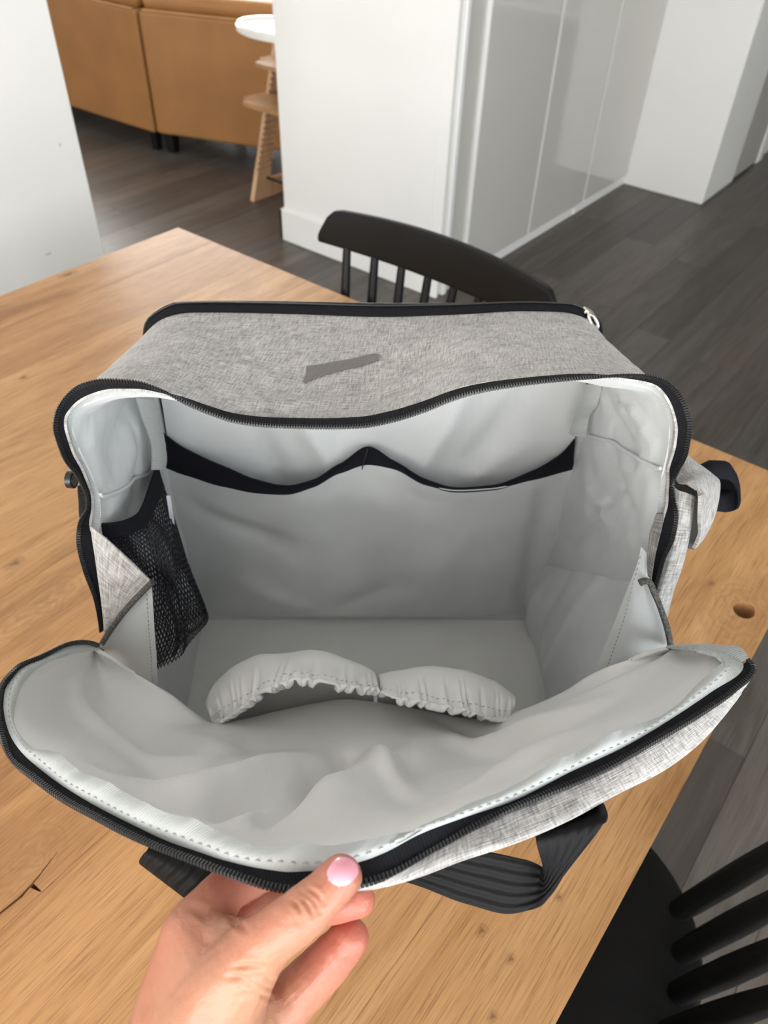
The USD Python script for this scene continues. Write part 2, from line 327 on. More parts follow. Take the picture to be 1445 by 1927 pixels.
# wall block between the lounge and the hall, its baseboard, then the run of glossy cupboard fronts
struct('wall_middle', box(-2.377, -1.60, 2.362, 4.06, 0, 2.62, bevel=0.003), M['wall'])
struct('baseboard_middle', cat([box(-2.392, -1.548, 2.347, 2.363, 0, 0.137, bevel=0.003), box(-2.392, -2.376, 2.347, 4.06, 0, 0.137, bevel=0.003)]), M['trim'])
struct('wall_middle_return', box(-1.602, -1.555, 2.362, 2.372, 0, 2.62), M['wall'])
tr = struct('trim_1', box(-1.60, -1.560, 2.372, 2.40, 0, 2.62, bevel=0.002), M['gloss'])
obj('casing', box(-1.60, -1.541, 2.386, 2.412, 0, 2.62, bevel=0.004), M['trim'], tr)
obj('casing', box(-1.60, -1.556, 2.414, 2.527, 0, 2.62, bevel=0.002), M['gloss'], tr)
obj('casing', box(-1.60, -1.543, 2.529, 2.541, 0, 2.62, bevel=0.002), M['trim'], tr)
ZK = 0.045
cup = thing('fitted_cupboard', 'run of tall glossy pale grey cupboard fronts along the hallway', 'cupboard')
obj('carcass', box(-1.60, -1.566, 2.543, 4.058, 0.0, 2.6), M['trim'], cup)
obj('plinth', box(-1.566, -1.550, 2.543, 4.058, 0.0, ZK - 0.004, bevel=0.002), M['trim'], cup)
for y0, y1 in ((2.545, 3.040), (3.056, 3.566), (3.584, 4.057)):
    obj('front_panel', box(-1.566, -1.545, y0, y1, ZK, 2.59, bevel=0.0015), M['gloss'], cup)
for y0 in (3.0415, 3.5675):
    obj('edge_strip', box(-1.566, -1.5465, y0, y0 + 0.013, ZK, 2.59, bevel=0.001), M['trim'], cup, label='thin white strip between two fronts')
obj('strip_end', box(-1.566, -1.543, 3.488, 3.506, 0.004, 0.03, bevel=0.002), M['trim'], cup, label='small white strip end near the floor')
# white wall at the hall's end and the glossy door beside it
struct('wall_hall', box(-1.60, -1.128, 4.060, 4.50, 0, 2.62, bevel=0.003), M['wall'])
struct('wall_hall_side', box(-1.60, -1.150, 4.505, 8.0, 0, 2.62), M['wall'])
d1 = struct('door_1', box(-1.16, -1.130, 4.11, 4.885, 0.012, 2.3, bevel=0.002), M['gloss'])
obj('door_frame', box(-1.16, -1.126, 4.064, 4.106, 0.0, 2.36, bevel=0.004), M['trim'], d1)
obj('door_frame', box(-1.16, -1.124, 4.89, 4.97, 0.0, 2.36, bevel=0.004), M['trim'], d1)

# ---------------------------------------------------------------- sofa: two leather modules set at an angle
def leather(name, c):
    c = np.array(c)
    n = {'tc': ('texture_coordinate', {}), 'n': ('noise_texture', {'scale': 5, 'detail': 4}), 'v': ('voronoi_texture', {'scale': 420, 'feature': 'distance_to_edge'}),
         'r': ('rgb_ramp', {'ramp': [(0.3, tuple(c * 0.9)), (0.7, tuple(c * 1.1))]}), 'b': ('bump', {'strength': 0.15, 'distance': 0.001}),
         'p': ('principled_bsdf', {'roughness': 0.5, 'specular_ior_level': 0.4})}
    return usdkit.material(stage, LOOKS + name, n, [('tc.object', 'n.vector'), ('tc.object', 'v.vector'), ('n.fac', 'r.fac'), ('r.color', 'p.base_color'), ('v.distance', 'b.height'), ('b.normal', 'p.normal')], surface='p.BSDF')
M['leather'] = leather('tan_leather', (0.36, 0.165, 0.052))
M['leather_light'] = leather('tan_leather_welt', (0.46, 0.25, 0.105))
def sofa_module(label, loc, rotz, width, wedge):
    """Local frame: the back's outer face lies in y = 0 and looks to -y, x runs along it from 0 to width, the seat is at +y."""
    s = thing('sofa_module', label, 'sofa', loc, rotz, group='tan leather sofa modules')
    def obj(name, mesh, mat, parent, **k):                   # the end at the corner is cut on the slant
        v, f, _ = meshkit.arrays(mesh)
        e = (1 - v[:, 0] / width) if wedge < 0 else v[:, 0] / width
        v[:, 0] += (-1 if wedge > 0 else 1) * np.maximum(v[:, 1], 0) * abs(wedge) * e
        return globals()['obj'](name, trimesh.Trimesh(v, f, process=False), mat, parent, **k)
    obj('back_panel', rounded_box(0, width, 0, 0.17, 0.098, 0.662, 0.016), M['leather'], s, smooth=40)
    obj('top_welt', tube([(0.02, 0.008, 0.664), (width - 0.02, 0.008, 0.664)], 0.006, 8), M['leather_light'], s, smooth=40)
    obj('side_welt', tube([(0.006, 0.006, 0.11), (0.006, 0.006, 0.655)], 0.005, 8), M['leather'], s, smooth=40)
    st = []
    for k in range(int(width / 0.021)):
        st.append(box(0.025 + k * 0.021, 0.036 + k * 0.021, 0.0145, 0.0175, 0.6655, 0.6672))
    obj('stitching', cat(st), M['leather_light'], s, kind='stuff')
    obj('back_cushion', rounded_box(0.002, width - 0.002, 0.018, 0.30, 0.655, 0.74, 0.035), M['leather'], s, smooth=40)
    obj('seat_base', rounded_box(0, width, 0.16, 0.88, 0.10, 0.28, 0.02), M['leather'], s, smooth=40)
    obj('seat_cushion', rounded_box(0.004, width - 0.004, 0.172, 0.90, 0.282, 0.44, 0.05), M['leather'], s, smooth=40)
    for lx in (0.045, width - 0.045):
        for ly in (0.05, 0.82):
            w0, w1 = 0.026, 0.02
            obj('leg', hull([(lx + a * w0, ly + b * w0, 0.1) for a in (-1, 1) for b in (-1, 1)] + [(lx + a * w1, ly + b * w1, 0.0) for a in (-1, 1) for b in (-1, 1)]), M['black_wood'], s)
    return s
a1 = math.atan2(2.979 - 2.726, -2.99 + 3.667)
sofa_module('tan leather sofa section right of the seam, behind the high chair', (-3.660, 2.717, 0), a1, 1.15, -0.19)
a0 = math.atan2(2.717 - 2.699, -3.677 + 4.395)
L0 = 1.9
sofa_module('tan leather sofa section left of the seam, beside the white partition', (-3.672 - L0 * math.cos(a0), 2.706 - L0 * math.sin(a0), 0), a0, L0, 0.19)

# ---------------------------------------------------------------- wooden high chair with a white tray
M['beech'] = wood('oiled_beech', (0.52, 0.31, 0.17), (0.62, 0.39, 0.225), (0.70, 0.46, 0.28), (0.3, 0.2, 0.1), 'z', rough=0.4, fine=300, ring=8, contrast=0.5)
M['beech_board'] = wood('oiled_beech_board', (0.36, 0.19, 0.075), (0.45, 0.25, 0.11), (0.53, 0.31, 0.15), (0.8, 0.2, 0.1), 'x', rough=0.4, fine=300, ring=8, contrast=0.5)
M['white_plastic'] = plain('white_plastic', (0.80, 0.79, 0.74), 0.28, 0.01, 5)
M['dark_rod'] = plain('dark_steel', (0.05, 0.05, 0.055), 0.35, 0.05, 20, metal=0.8)
hc = thing('high_chair', 'wooden baby high chair with notched legs and a white tray', 'high chair', (-2.815, 2.570, 0), math.radians(-2))
def hc_side(x):
    """A leaning side post with notches on its inner edge and a floor runner behind it: one L of wood."""
    wz, th = 0.072, 0.026
    def post(z): return 0.0 + 0.33 * z                      # leans back
    out = [(post(0.0), 0.0)] + [(post(z), z) for z in np.linspace(0.02, 0.78, 8)]
    poly = Polygon(out + [(post(0.78) + wz * 0.75, 0.78), (post(0.1) + 0.085, 0.085), (0.42, 0.060), (0.42, 0.0)]).buffer(0)
    m = trimesh.creation.extrude_polygon(poly, th, engine='earcut')       # polygon (y, z), extruded along x
    m.vertices = np.stack([m.vertices[:, 2] + x, m.vertices[:, 0], m.vertices[:, 1]], 1)
    if m.volume < 0: m.invert()
    b = manifold3d.Manifold(manifold3d.Mesh(np.asarray(m.vertices, np.float32), np.asarray(m.faces, np.uint32)))
    xi = x + th if x < 0.2 else x                                         # grooves across the inner face, where the boards slot in
    for z in np.arange(0.14, 0.70, 0.0245):
        b -= manifold3d.Manifold.cube((0.018, 0.2, 0.011), True).translate((xi, post(z) + 0.05, z))
    return b
for xx in (0.0, 0.40): obj('leg', hc_side(xx), M['beech'], hc)
def board(x0, x1, y0, y1, z0, z1, r):
    p = Polygon([(x0, y0), (x1, y0), (x1, y1), (x0, y1)]).buffer(-r).buffer(r, quad_segs=6)
    return prism(p, z0, z1)
obj('footrest', board(0.027, 0.40, -0.03, 0.30, 0.435, 0.451, 0.03), M['beech_board'], hc)
obj('footrest_edge', board(-0.012, 0.0255, 0.02, 0.23, 0.436, 0.450, 0.01), M['beech_board'], hc)
obj('seat', board(0.027, 0.40, 0.06, 0.42, 0.575, 0.591, 0.03), M['beech_board'], hc)
obj('seat_edge', board(-0.012, 0.0255, 0.13, 0.35, 0.576, 0.590, 0.01), M['beech_board'], hc)
obj('rod', tube([(0.026, 0.10, 0.09), (0.40, 0.10, 0.09)], 0.006, 8), M['dark_rod'], hc)
obj('cross_bar', box(0.026, 0.40, 0.32, 0.345, 0.03, 0.075, bevel=0.003), M['beech_board'], hc)
tp = Polygon([(math.cos(a) * 0.235 * (1 if math.sin(a) < 0 else 0.98) + 0.212, math.sin(a) * 0.165 + 0.085) for a in np.linspace(0, 2 * math.pi, 60)])
tray = [prism(tp.buffer(-0.012), 0.718, 0.726), prism(tp, 0.724, 0.742), prism(tp.buffer(-0.006).difference(tp.buffer(-0.022)), 0.740, 0.752)]
obj('tray', manifold3d.Manifold.batch_boolean([manifold3d.Manifold(manifold3d.Mesh(np.asarray(q.vertices, np.float32), np.asarray(q.faces, np.uint32))) for q in tray], manifold3d.OpType.Add), M['white_plastic'], hc, smooth=35)
obj('tray_arm', box(0.03, 0.06, 0.10, 0.30, 0.700, 0.719, bevel=0.003), M['white_plastic'], hc)
obj('tray_arm', box(0.36, 0.39, 0.10, 0.30, 0.700, 0.719, bevel=0.003), M['white_plastic'], hc)

# ---------------------------------------------------------------- oak table of glued staves
OAK = [((0.3600, 0.1721, 0.0624), (0.5100, 0.2743, 0.1120), (0.6100, 0.3488, 0.1560)), ((0.3300, 0.1535, 0.0528), (0.4700, 0.2437, 0.0944), (0.5700, 0.3162, 0.1360)),
       ((0.3800, 0.1860, 0.0704), (0.5400, 0.2976, 0.1264), (0.6300, 0.3674, 0.1696)), ((0.3000, 0.1395, 0.0496), (0.4400, 0.2232, 0.0864), (0.5400, 0.2930, 0.1240)), ((0.3700, 0.1814, 0.0640), (0.5000, 0.2697, 0.1088), (0.5900, 0.3348, 0.1480))]
dk, rd, md = (0.055, 0.025, 0.012), (0.17, 0.075, 0.032), (0.27, 0.13, 0.058)
STAVES = [(-1.343, -1.235, [(-1.325, 0.726, 0.012, 2.6, dk)]), (-1.235, -1.095, []), (-1.095, -0.965, [(-1.072, 0.468, 0.008, 1.5, dk), (-1.02, 0.90, 0.035, 1.2, md)]), (-0.965, -0.86, []),
          (-0.86, -0.688, [(-0.724, 0.234, 0.013, 1.5, rd), (-0.80, 0.42, 0.006, 1.5, md)]), (-0.688, -0.545, [(-0.64, 0.215, 0.05, 1.8, md)]), (-0.545, -0.37, [(-0.400, 0.045, 0.040, 1.4, md)]), (-0.37, -0.235, []),
          (-0.235, -0.105, []), (-0.105, 0.016, [(-0.064, 0.243, 0.007, 1.3, rd), (-0.034, 0.240, 0.006, 1.2, rd), (-0.027, 0.307, 0.005, 1.3, rd), (-0.024, 0.197, 0.006, 1.2, rd), (-0.06, 0.747, 0.007, 1.2, rd), (-0.015, 0.730, 0.055, 1.25, md)])]
TX0, TX1, TY0, TY1, TZ = -1.343, 0.016, -0.62, 1.012, 0.75
table = thing('dining_table', 'light oak dining table with visible staves and knots', 'table')
top = UsdGeom.Xform.Define(stage, str(table.GetPath()) + '/tabletop').GetPrim()
TT = 0.040
for i, (x0, x1, kn) in enumerate(STAVES):
    d, mi, li = OAK[(i * 2 + 1) % 5]
    mt = wood(f'oak_stave_{i}', d, mi, li, (0.37 * i, 0.61 * i, 0.2 * i), 'y', rough=0.42, fine=800, ring=8, contrast=0.9, knots=kn, bump=0.3, coat=0.03)
    g = 0.0001
    b = box(x0 + g, x1 - g, TY0, TY1, TZ - TT, TZ - 0.00015 * (i % 2), bevel=0.0003)
    if i == 9:
        a = manifold3d.Manifold(manifold3d.Mesh(np.asarray(b.vertices, np.float32), np.asarray(b.faces, np.uint32)))
        hole = manifold3d.Manifold.cylinder(0.06, 0.0118, 0.0124, 24).scale((1, 1.12, 1)).translate((-0.0150, 0.7300, TZ - 0.05))
        b = a - hole
    if i == 6:
        a = manifold3d.Manifold(manifold3d.Mesh(np.asarray(b.vertices, np.float32), np.asarray(b.faces, np.uint32)))
        crack = [(-0.3785, -0.05), (-0.3815, 0.004), (-0.3800, 0.022), (-0.3830, 0.040), (-0.3885, 0.062)]
        wd = [0.0018, 0.0017, 0.0022, 0.0012, 0.0003]
        pl = Polygon([(p[0] - w / 2, p[1]) for p, w in zip(crack, wd)] + [(p[0] + w / 2, p[1]) for p, w in zip(crack[::-1], wd[::-1])]).buffer(0)
        pl = unary_union([pl, Polygon([(-0.3818, 0.030), (-0.371, 0.0335), (-0.3705, 0.0345), (-0.3820, 0.034)])]).buffer(0.0001)
        c = prism(pl, TZ - 0.022, TZ + 0.01)
        b = a - manifold3d.Manifold(manifold3d.Mesh(np.asarray(c.vertices, np.float32), np.asarray(c.faces, np.uint32)))
    obj('stave', b, mt, top)
for lx in (TX0 + 0.12, TX1 - 0.12):
    for ly in (TY0 + 0.12, TY1 - 0.12):
        obj('leg', hull([(lx + a * 0.04, ly + b * 0.04, TZ - TT - 0.001) for a in (-1, 1) for b in (-1, 1)] + [(lx + a * 0.028, ly + b * 0.028, 0) for a in (-1, 1) for b in (-1, 1)]), M['black_wood'], table)

# ---------------------------------------------------------------- black spindle back chairs
def spindle_chair(label, loc, rotz):
    """Local frame: the seat's centre is the origin's plumb line, the sitter looks to -y, the back stands at +y."""
    c = thing('spindle_chair', label, 'chair', loc, rotz, group='black spindle back dining chairs')
    a = np.linspace(0, 2 * np.pi, 72, endpoint=False)
    ex = 2.6
    sx = np.sign(np.cos(a)) * np.abs(np.cos(a)) ** (2 / ex) * 0.215; sy = np.sign(np.sin(a)) * np.abs(np.sin(a)) ** (2 / 2.1) * 0.205
    rings = []
    for s, z in ((0.94, 0.425), (0.985, 0.430), (1.0, 0.440), (0.997, 0.450), (0.985, 0.456), (0.96, 0.459)): rings.append(np.stack([sx * s, sy * s, np.full_like(a, z)], 1))
    n = len(a); v = np.vstack(rings + [np.stack([sx * 0.5, sy * 0.5, np.full_like(a, 0.455)], 1), [[0, 0, 0.454], [0, 0, 0.425]]])
    f = []
    R = len(rings) + 1
    for i in range(R - 1):
        for j in range(n):
            k = (j + 1) % n; f += [(i * n + j, i * n + k, (i + 1) * n + k), (i * n + j, (i + 1) * n + k, (i + 1) * n + j)]
    for j in range(n):
        k = (j + 1) % n; f += [((R - 1) * n + j, (R - 1) * n + k, R * n), (k, j, R * n + 1)]
    obj('seat', (v, np.array(f)), M['black_wood'], c, smooth=40)
    # crest rail: bent board
    H0, H1, HW = 0.820, 0.881, 0.255
    xs = np.linspace(-HW, HW, 41)
    back_y = lambda x: 0.243 - 0.657 * x * x
    dip = lambda x: -0.011 * (1 - (x / HW) ** 2)
    sec = []
    for x in xs:
        e = abs(x) / HW
        top_z = H1 + 0.005 * (1 - e * e) - 0.040 * max(0, (e - 0.86) / 0.14) ** 2.4; bot_z = H0 + dip(x)
        th = 0.0085
        lean = 0.119
        ring = [(-th, bot_z + 0.006), (-th * 0.6, bot_z), (th * 0.6, bot_z), (th, bot_z + 0.006), (th, top_z - 0.007), (th * 0.5, top_z), (-th * 0.5, top_z), (-th, top_z - 0.007)]
        sec.append([(x, back_y(x) + dy + lean * (z - 0.78), z) for dy, z in ring])
    sec = np.array(sec); S, K = sec.shape[:2]
    f = []
    for i in range(S - 1):
        for j in range(K):
            k = (j + 1) % K; f += [(i * K + j, i * K + k, (i + 1) * K + k), (i * K + j, (i + 1) * K + k, (i + 1) * K + j)]
    for i, o in ((0, 1), (S - 1, 0)):
        for j in range(1, K - 1): f.append((i * K, i * K + j + 1, i * K + j) if o else (i * K, i * K + j, i * K + j + 1))
    tm = trimesh.Trimesh(sec.reshape(-1, 3), np.array(f), process=False)
    if tm.volume < 0: tm.invert()
    obj('crest_rail', tm, M['black_wood'], c, smooth=35)
    for xb in (-0.149, -0.1065, -0.064, -0.0213, 0.0213, 0.064, 0.1065, 0.149):
        xt = xb * 1.36
        p0, p1 = np.array([xb, 0.180 - 1.96 * xb * xb, 0.450]), np.array([xt, back_y(xt) + 0.119 * (0.83 - 0.78), 0.827 + dip(xt)])
        t = np.linspace(0, 1, 11)
        r = np.interp(t, [0, 0.12, 0.35, 0.75, 1], [0.0125, 0.0138, 0.0142, 0.0092, 0.0075])
        obj('spindle', tube(p0 + (p1 - p0) * t[:, None], r, 14), M['black_wood'], c, smooth=40)
    for sx_ in (-1, 1):
        for sy_ in (-1, 1):
            p0, p1 = np.array([sx_ * 0.135, sy_ * 0.125, 0.427]), np.array([sx_ * 0.205, sy_ * 0.205 + (0.02 if sy_ > 0 else 0), 0.0])
            t = np.linspace(0, 1, 7)
            obj('leg', tube(p0 + (p1 - p0) * t[:, None], 0.018 - 0.006 * t + 0.002 * np.sin(np.pi * t), 12), M['black_wood'], c, smooth=40)
    return c
CHAIR_A = (-0.711, 0.834, -0.028)
CHAIR_B = (-0.058, 0.370, math.radians(-91))
spindle_chair('black spindle back chair at the far table edge behind the bag', (CHAIR_A[0], CHAIR_A[1], 0), CHAIR_A[2])
spindle_chair('black spindle back chair tucked under the near right table edge', (CHAIR_B[0], CHAIR_B[1], 0), CHAIR_B[2])

# ---------------------------------------------------------------- the diaper bag: outlines in metres in the bag's own frame
# (across to the right, out from the back wall towards the hand, up from the table)
CTRL = {
    'rim_coil': [[-0.197,0.2081,0.233],[-0.1959,0.2023,0.2615],[-0.1983,0.1984,0.2876],[-0.1996,0.1916,0.3091],[-0.1985,0.1834,0.3186],[-0.1948,0.1743,0.3235],[-0.1945,0.1697,0.3328],[-0.1961,0.1709,0.3502],[-0.1986,0.1753,0.3694],[-0.1993,0.1743,0.3875],[-0.197,0.17,0.3986],[-0.1909,0.1636,0.4068],[-0.1808,0.1599,0.413],[-0.1656,0.1597,0.4166],[-0.1494,0.1604,0.4161],[-0.1341,0.161,0.411],[-0.1189,0.1622,0.4021],[-0.1034,0.1626,0.3942],[-0.0872,0.1628,0.3883],[-0.0638,0.1626,0.3855],[-0.0367,0.1625,0.385],[-0.0094,0.163,0.3865],[0.011,0.1628,0.3913],[0.0309,0.1621,0.3989],[0.0472,0.1615,0.4068],[0.0632,0.1618,0.4131],[0.0956,0.1612,0.4195],[0.1282,0.1607,0.4232],[0.1549,0.1593,0.4246],[0.1739,0.1587,0.4229],[0.1856,0.1617,0.4173],[0.1935,0.1678,0.4084],[0.198,0.1759,0.395],[0.1979,0.1817,0.3791],[0.1962,0.182,0.367],[0.1953,0.1832,0.3579],[0.1968,0.1908,0.3483],[0.199,0.1976,0.3398],[0.1982,0.2039,0.3248],[0.1963,0.2058,0.3089],[0.1962,0.209,0.2926],[0.197,0.2094,0.2826]],
    'rim_seam': [[-0.1928,0.2018,0.2312],[-0.1892,0.1972,0.2585],[-0.1904,0.1933,0.2848],[-0.1913,0.1875,0.3051],[-0.1942,0.1791,0.3146],[-0.194,0.1699,0.3195],[-0.1938,0.1647,0.3294],[-0.1947,0.1651,0.3477],[-0.1958,0.1688,0.3677],[-0.1956,0.1695,0.384],[-0.1947,0.1674,0.3927],[-0.1895,0.1624,0.3993],[-0.1796,0.1591,0.4051],[-0.1635,0.1582,0.4095],[-0.1485,0.1583,0.4097],[-0.1343,0.1573,0.4061],[-0.1196,0.1556,0.4004],[-0.1042,0.1551,0.3934],[-0.0879,0.1548,0.388],[-0.0645,0.1544,0.3855],[-0.037,0.1542,0.3852],[-0.0094,0.1544,0.387],[0.0102,0.1542,0.3918],[0.0304,0.1537,0.3992],[0.0476,0.1533,0.4069],[0.0641,0.154,0.4127],[0.097,0.1541,0.4184],[0.13,0.1543,0.4214],[0.157,0.1555,0.4199],[0.1745,0.1563,0.4167],[0.1828,0.1591,0.4111],[0.189,0.1651,0.4023],[0.1928,0.1716,0.3905],[0.1935,0.1753,0.377],[0.1938,0.1755,0.3651],[0.1956,0.1798,0.3527],[0.1954,0.187,0.3435],[0.1926,0.1945,0.334],[0.1917,0.198,0.322],[0.1922,0.2018,0.3042],[0.1934,0.2041,0.2889],[0.1952,0.2041,0.2794]],
    'rim_lining': [[-0.1942,0.1962,0.2254],[-0.1907,0.1914,0.2529],[-0.1916,0.1873,0.2794],[-0.1915,0.1806,0.3008],[-0.1896,0.1746,0.3078],[-0.1901,0.1641,0.3142],[-0.1907,0.1588,0.3242],[-0.1922,0.1585,0.3432],[-0.1932,0.1616,0.3638],[-0.1936,0.1624,0.38],[-0.1927,0.1609,0.388],[-0.1871,0.157,0.3935],[-0.1773,0.1552,0.3977],[-0.1621,0.1544,0.4018],[-0.1468,0.1543,0.4023],[-0.1313,0.1543,0.3997],[-0.1201,0.1516,0.3968],[-0.1046,0.1523,0.3905],[-0.0881,0.152,0.3851],[-0.0646,0.1516,0.3826],[-0.0372,0.1514,0.3823],[-0.0093,0.1516,0.3842],[0.0104,0.1514,0.3889],[0.0308,0.1508,0.3964],[0.048,0.1505,0.4041],[0.0648,0.1511,0.41],[0.0979,0.1512,0.4158],[0.1316,0.1503,0.418],[0.1594,0.1522,0.4138],[0.1763,0.1523,0.4093],[0.1819,0.154,0.4048],[0.1875,0.1594,0.3966],[0.1906,0.1651,0.3856],[0.1916,0.169,0.372],[0.1914,0.1735,0.3552],[0.1921,0.1761,0.3447],[0.1918,0.1815,0.3375],[0.1908,0.1869,0.3303],[0.1915,0.1916,0.3171],[0.1934,0.1951,0.2998],[0.195,0.1982,0.2835],[0.1967,0.1982,0.274]],
    'rear_top': [[-0.1845,0.0,0.3656],[-0.1703,0.0,0.3795],[-0.1545,0.0,0.3862],[-0.1146,0.0,0.3878],[-0.06,0.0,0.3883],[-0.0009,0.0,0.388],[0.0628,0.0,0.3891],[0.1267,0.0,0.3912],[0.1569,0.0,0.3903],[0.1757,0.0,0.3832],[0.1878,0.0,0.3719]],
    'rear_trim': [[-0.1767,0.012,0.3695],[-0.1663,0.012,0.3767],[-0.1487,0.012,0.3835],[-0.1094,0.012,0.3842],[-0.0595,0.012,0.3836],[-0.0009,0.012,0.3823],[0.0621,0.012,0.3853],[0.125,0.012,0.3896],[0.1539,0.012,0.3892],[0.1678,0.012,0.3839],[0.1799,0.012,0.3756]],
    'flap_coil': [[-0.1817,0.2466,0.2672],[-0.1898,0.2643,0.2919],[-0.1987,0.2816,0.3022],[-0.2056,0.2945,0.31],[-0.2069,0.3092,0.3161],[-0.2031,0.3252,0.3211],[-0.1952,0.3428,0.3246],[-0.1826,0.3612,0.3274],[-0.1652,0.3757,0.3348],[-0.1447,0.3906,0.3419],[-0.1255,0.4032,0.3513],[-0.1081,0.4143,0.3593],[-0.0952,0.4218,0.3652],[-0.0742,0.4325,0.3739],[-0.0562,0.4411,0.3803],[-0.0396,0.4473,0.3848],[-0.0322,0.4487,0.3865],[-0.021,0.449,0.3883],[-0.0086,0.4475,0.3891],[-0.0015,0.4449,0.3879],[0.0196,0.4319,0.3825],[0.0431,0.4177,0.3769],[0.0684,0.4047,0.3702],[0.0958,0.3911,0.3643],[0.1263,0.3738,0.3594],[0.1602,0.3532,0.354],[0.1811,0.3396,0.3522],[0.1965,0.3259,0.3531],[0.1971,0.32,0.3507]],
    'flap_seam': [[-0.1824,0.2457,0.2637],[-0.1909,0.2631,0.2887],[-0.1993,0.2802,0.2993],[-0.2054,0.2931,0.3071],[-0.2062,0.3081,0.3129],[-0.2016,0.3239,0.3182],[-0.1927,0.3412,0.322],[-0.1793,0.3577,0.3284],[-0.1571,0.3759,0.335],[-0.135,0.3917,0.3441],[-0.1216,0.4005,0.35],[-0.1105,0.4074,0.3549],[-0.0887,0.4203,0.3642],[-0.0725,0.4287,0.3722],[-0.0628,0.4334,0.3764],[-0.0455,0.4395,0.3825],[-0.0348,0.4417,0.3852],[-0.0242,0.4419,0.3869],[-0.0074,0.4392,0.3893],[-0.0014,0.4373,0.3902],[0.0122,0.4294,0.3877],[0.0314,0.4193,0.3805],[0.0564,0.4071,0.3714],[0.0833,0.3918,0.3658],[0.1125,0.3765,0.3603],[0.1458,0.356,0.3547],[0.17,0.3403,0.3523],[0.1907,0.3269,0.3517],[0.1942,0.3211,0.3494]],
    'flap_lining': [[-0.1852,0.2471,0.2621],[-0.1907,0.2638,0.2821],[-0.1955,0.2785,0.2939],[-0.1994,0.2925,0.3021],[-0.1996,0.3084,0.3099],[-0.1963,0.3235,0.3145],[-0.1895,0.3387,0.319],[-0.1776,0.3524,0.3254],[-0.1566,0.3661,0.3383],[-0.1369,0.3805,0.3488],[-0.1168,0.3928,0.3586],[-0.0952,0.4083,0.3666],[-0.0766,0.4169,0.3744],[-0.0637,0.4246,0.3786],[-0.0493,0.432,0.3846],[-0.0397,0.4334,0.388],[-0.0297,0.4338,0.3911],[-0.0194,0.4341,0.392],[-0.0086,0.4335,0.3924],[-0.0013,0.4314,0.3921],[0.0092,0.4279,0.3877],[0.0318,0.4142,0.3815],[0.0505,0.405,0.3748],[0.0769,0.3895,0.3709],[0.1135,0.3693,0.3637],[0.1405,0.355,0.3555],[0.1663,0.3335,0.3536],[0.1823,0.3195,0.3505],[0.1791,0.3027,0.336]],
    'flap_top_right': [[0.1971,0.32,0.3507],[0.1987,0.3095,0.3474],[0.1933,0.2975,0.335],[0.1892,0.2817,0.315],[0.1914,0.2578,0.282]],
    'flap_top_right_in': [[0.1952,0.3199,0.3477],[0.188,0.3123,0.3408],[0.1846,0.2989,0.3301],[0.1869,0.2828,0.3107],[0.1914,0.2592,0.2805]],
    'flap_sheet': [[[-0.185,0.212,0.012],[-0.1439,0.212,0.012],[-0.1028,0.212,0.012],[-0.0617,0.212,0.012],[-0.0206,0.212,0.012],[0.0206,0.212,0.012],[0.0617,0.212,0.012],[0.1028,0.212,0.012],[0.1439,0.212,0.012],[0.185,0.212,0.012]],[[-0.1878,0.213,0.1302],[-0.1504,0.213,0.1041],[-0.1126,0.213,0.0829],[-0.0721,0.213,0.0816],[-0.0225,0.213,0.0801],[0.0239,0.213,0.0773],[0.0748,0.213,0.0745],[0.1147,0.213,0.0867],[0.156,0.213,0.1209],[0.1966,0.213,0.1306]],[[-0.1906,0.235,0.2484],[-0.1569,0.23,0.1963],[-0.1224,0.235,0.1538],[-0.0826,0.225,0.1512],[-0.0243,0.212,0.1482],[0.0272,0.215,0.1427],[0.0879,0.22,0.137],[0.1267,0.225,0.1615],[0.168,0.235,0.2298],[0.2083,0.235,0.2491]],[[-0.1996,0.2209,0.2287],[-0.1856,0.244,0.2084],[-0.1433,0.2689,0.1883],[-0.0958,0.2765,0.1896],[-0.0399,0.2781,0.1893],[0.013,0.28,0.1884],[0.0726,0.2737,0.1849],[0.1229,0.2639,0.2007],[0.1874,0.2455,0.245],[0.2149,0.2248,0.2355]],[[-0.1956,0.2303,0.2402],[-0.1974,0.2798,0.254],[-0.1475,0.3215,0.2595],[-0.0968,0.3434,0.2683],[-0.0474,0.3562,0.2739],[0.0004,0.3573,0.277],[0.0527,0.3426,0.2721],[0.1074,0.3212,0.2755],[0.1892,0.2784,0.291],[0.2061,0.2377,0.2523]],[[-0.1866,0.2485,0.2634],[-0.196,0.3239,0.314],[-0.1369,0.3805,0.3488],[-0.0862,0.4124,0.3699],[-0.0459,0.4327,0.3862],[-0.0086,0.4335,0.3924],[0.0318,0.4142,0.3815],[0.0844,0.3844,0.3679],[0.1792,0.3204,0.3493],[0.1914,0.2592,0.2805]]],
    'flap_shell_bulge': [[-0.1976,0.212,0.2154],[-0.2081,0.2281,0.2343],[-0.2108,0.2761,0.278],[-0.1996,0.3212,0.3109],[-0.1765,0.3551,0.3196],[-0.1346,0.3859,0.3401],[-0.0948,0.4121,0.3581],[-0.0595,0.4311,0.3732],[-0.0337,0.439,0.3793],[-0.0085,0.4454,0.3811],[0.0068,0.4427,0.3818],[0.0303,0.4335,0.3783],[0.0559,0.4234,0.3714],[0.0964,0.4014,0.3605],[0.1379,0.3766,0.3497],[0.176,0.346,0.345],[0.1955,0.3247,0.3352],[0.1985,0.3112,0.3278]],
    'pocket_ridge': [[-0.1314,0.212,0.1486],[-0.1101,0.205,0.1817],[-0.0816,0.2,0.1941],[-0.0487,0.2,0.1961],[-0.0201,0.2,0.1845],[0.0028,0.2,0.1674]],
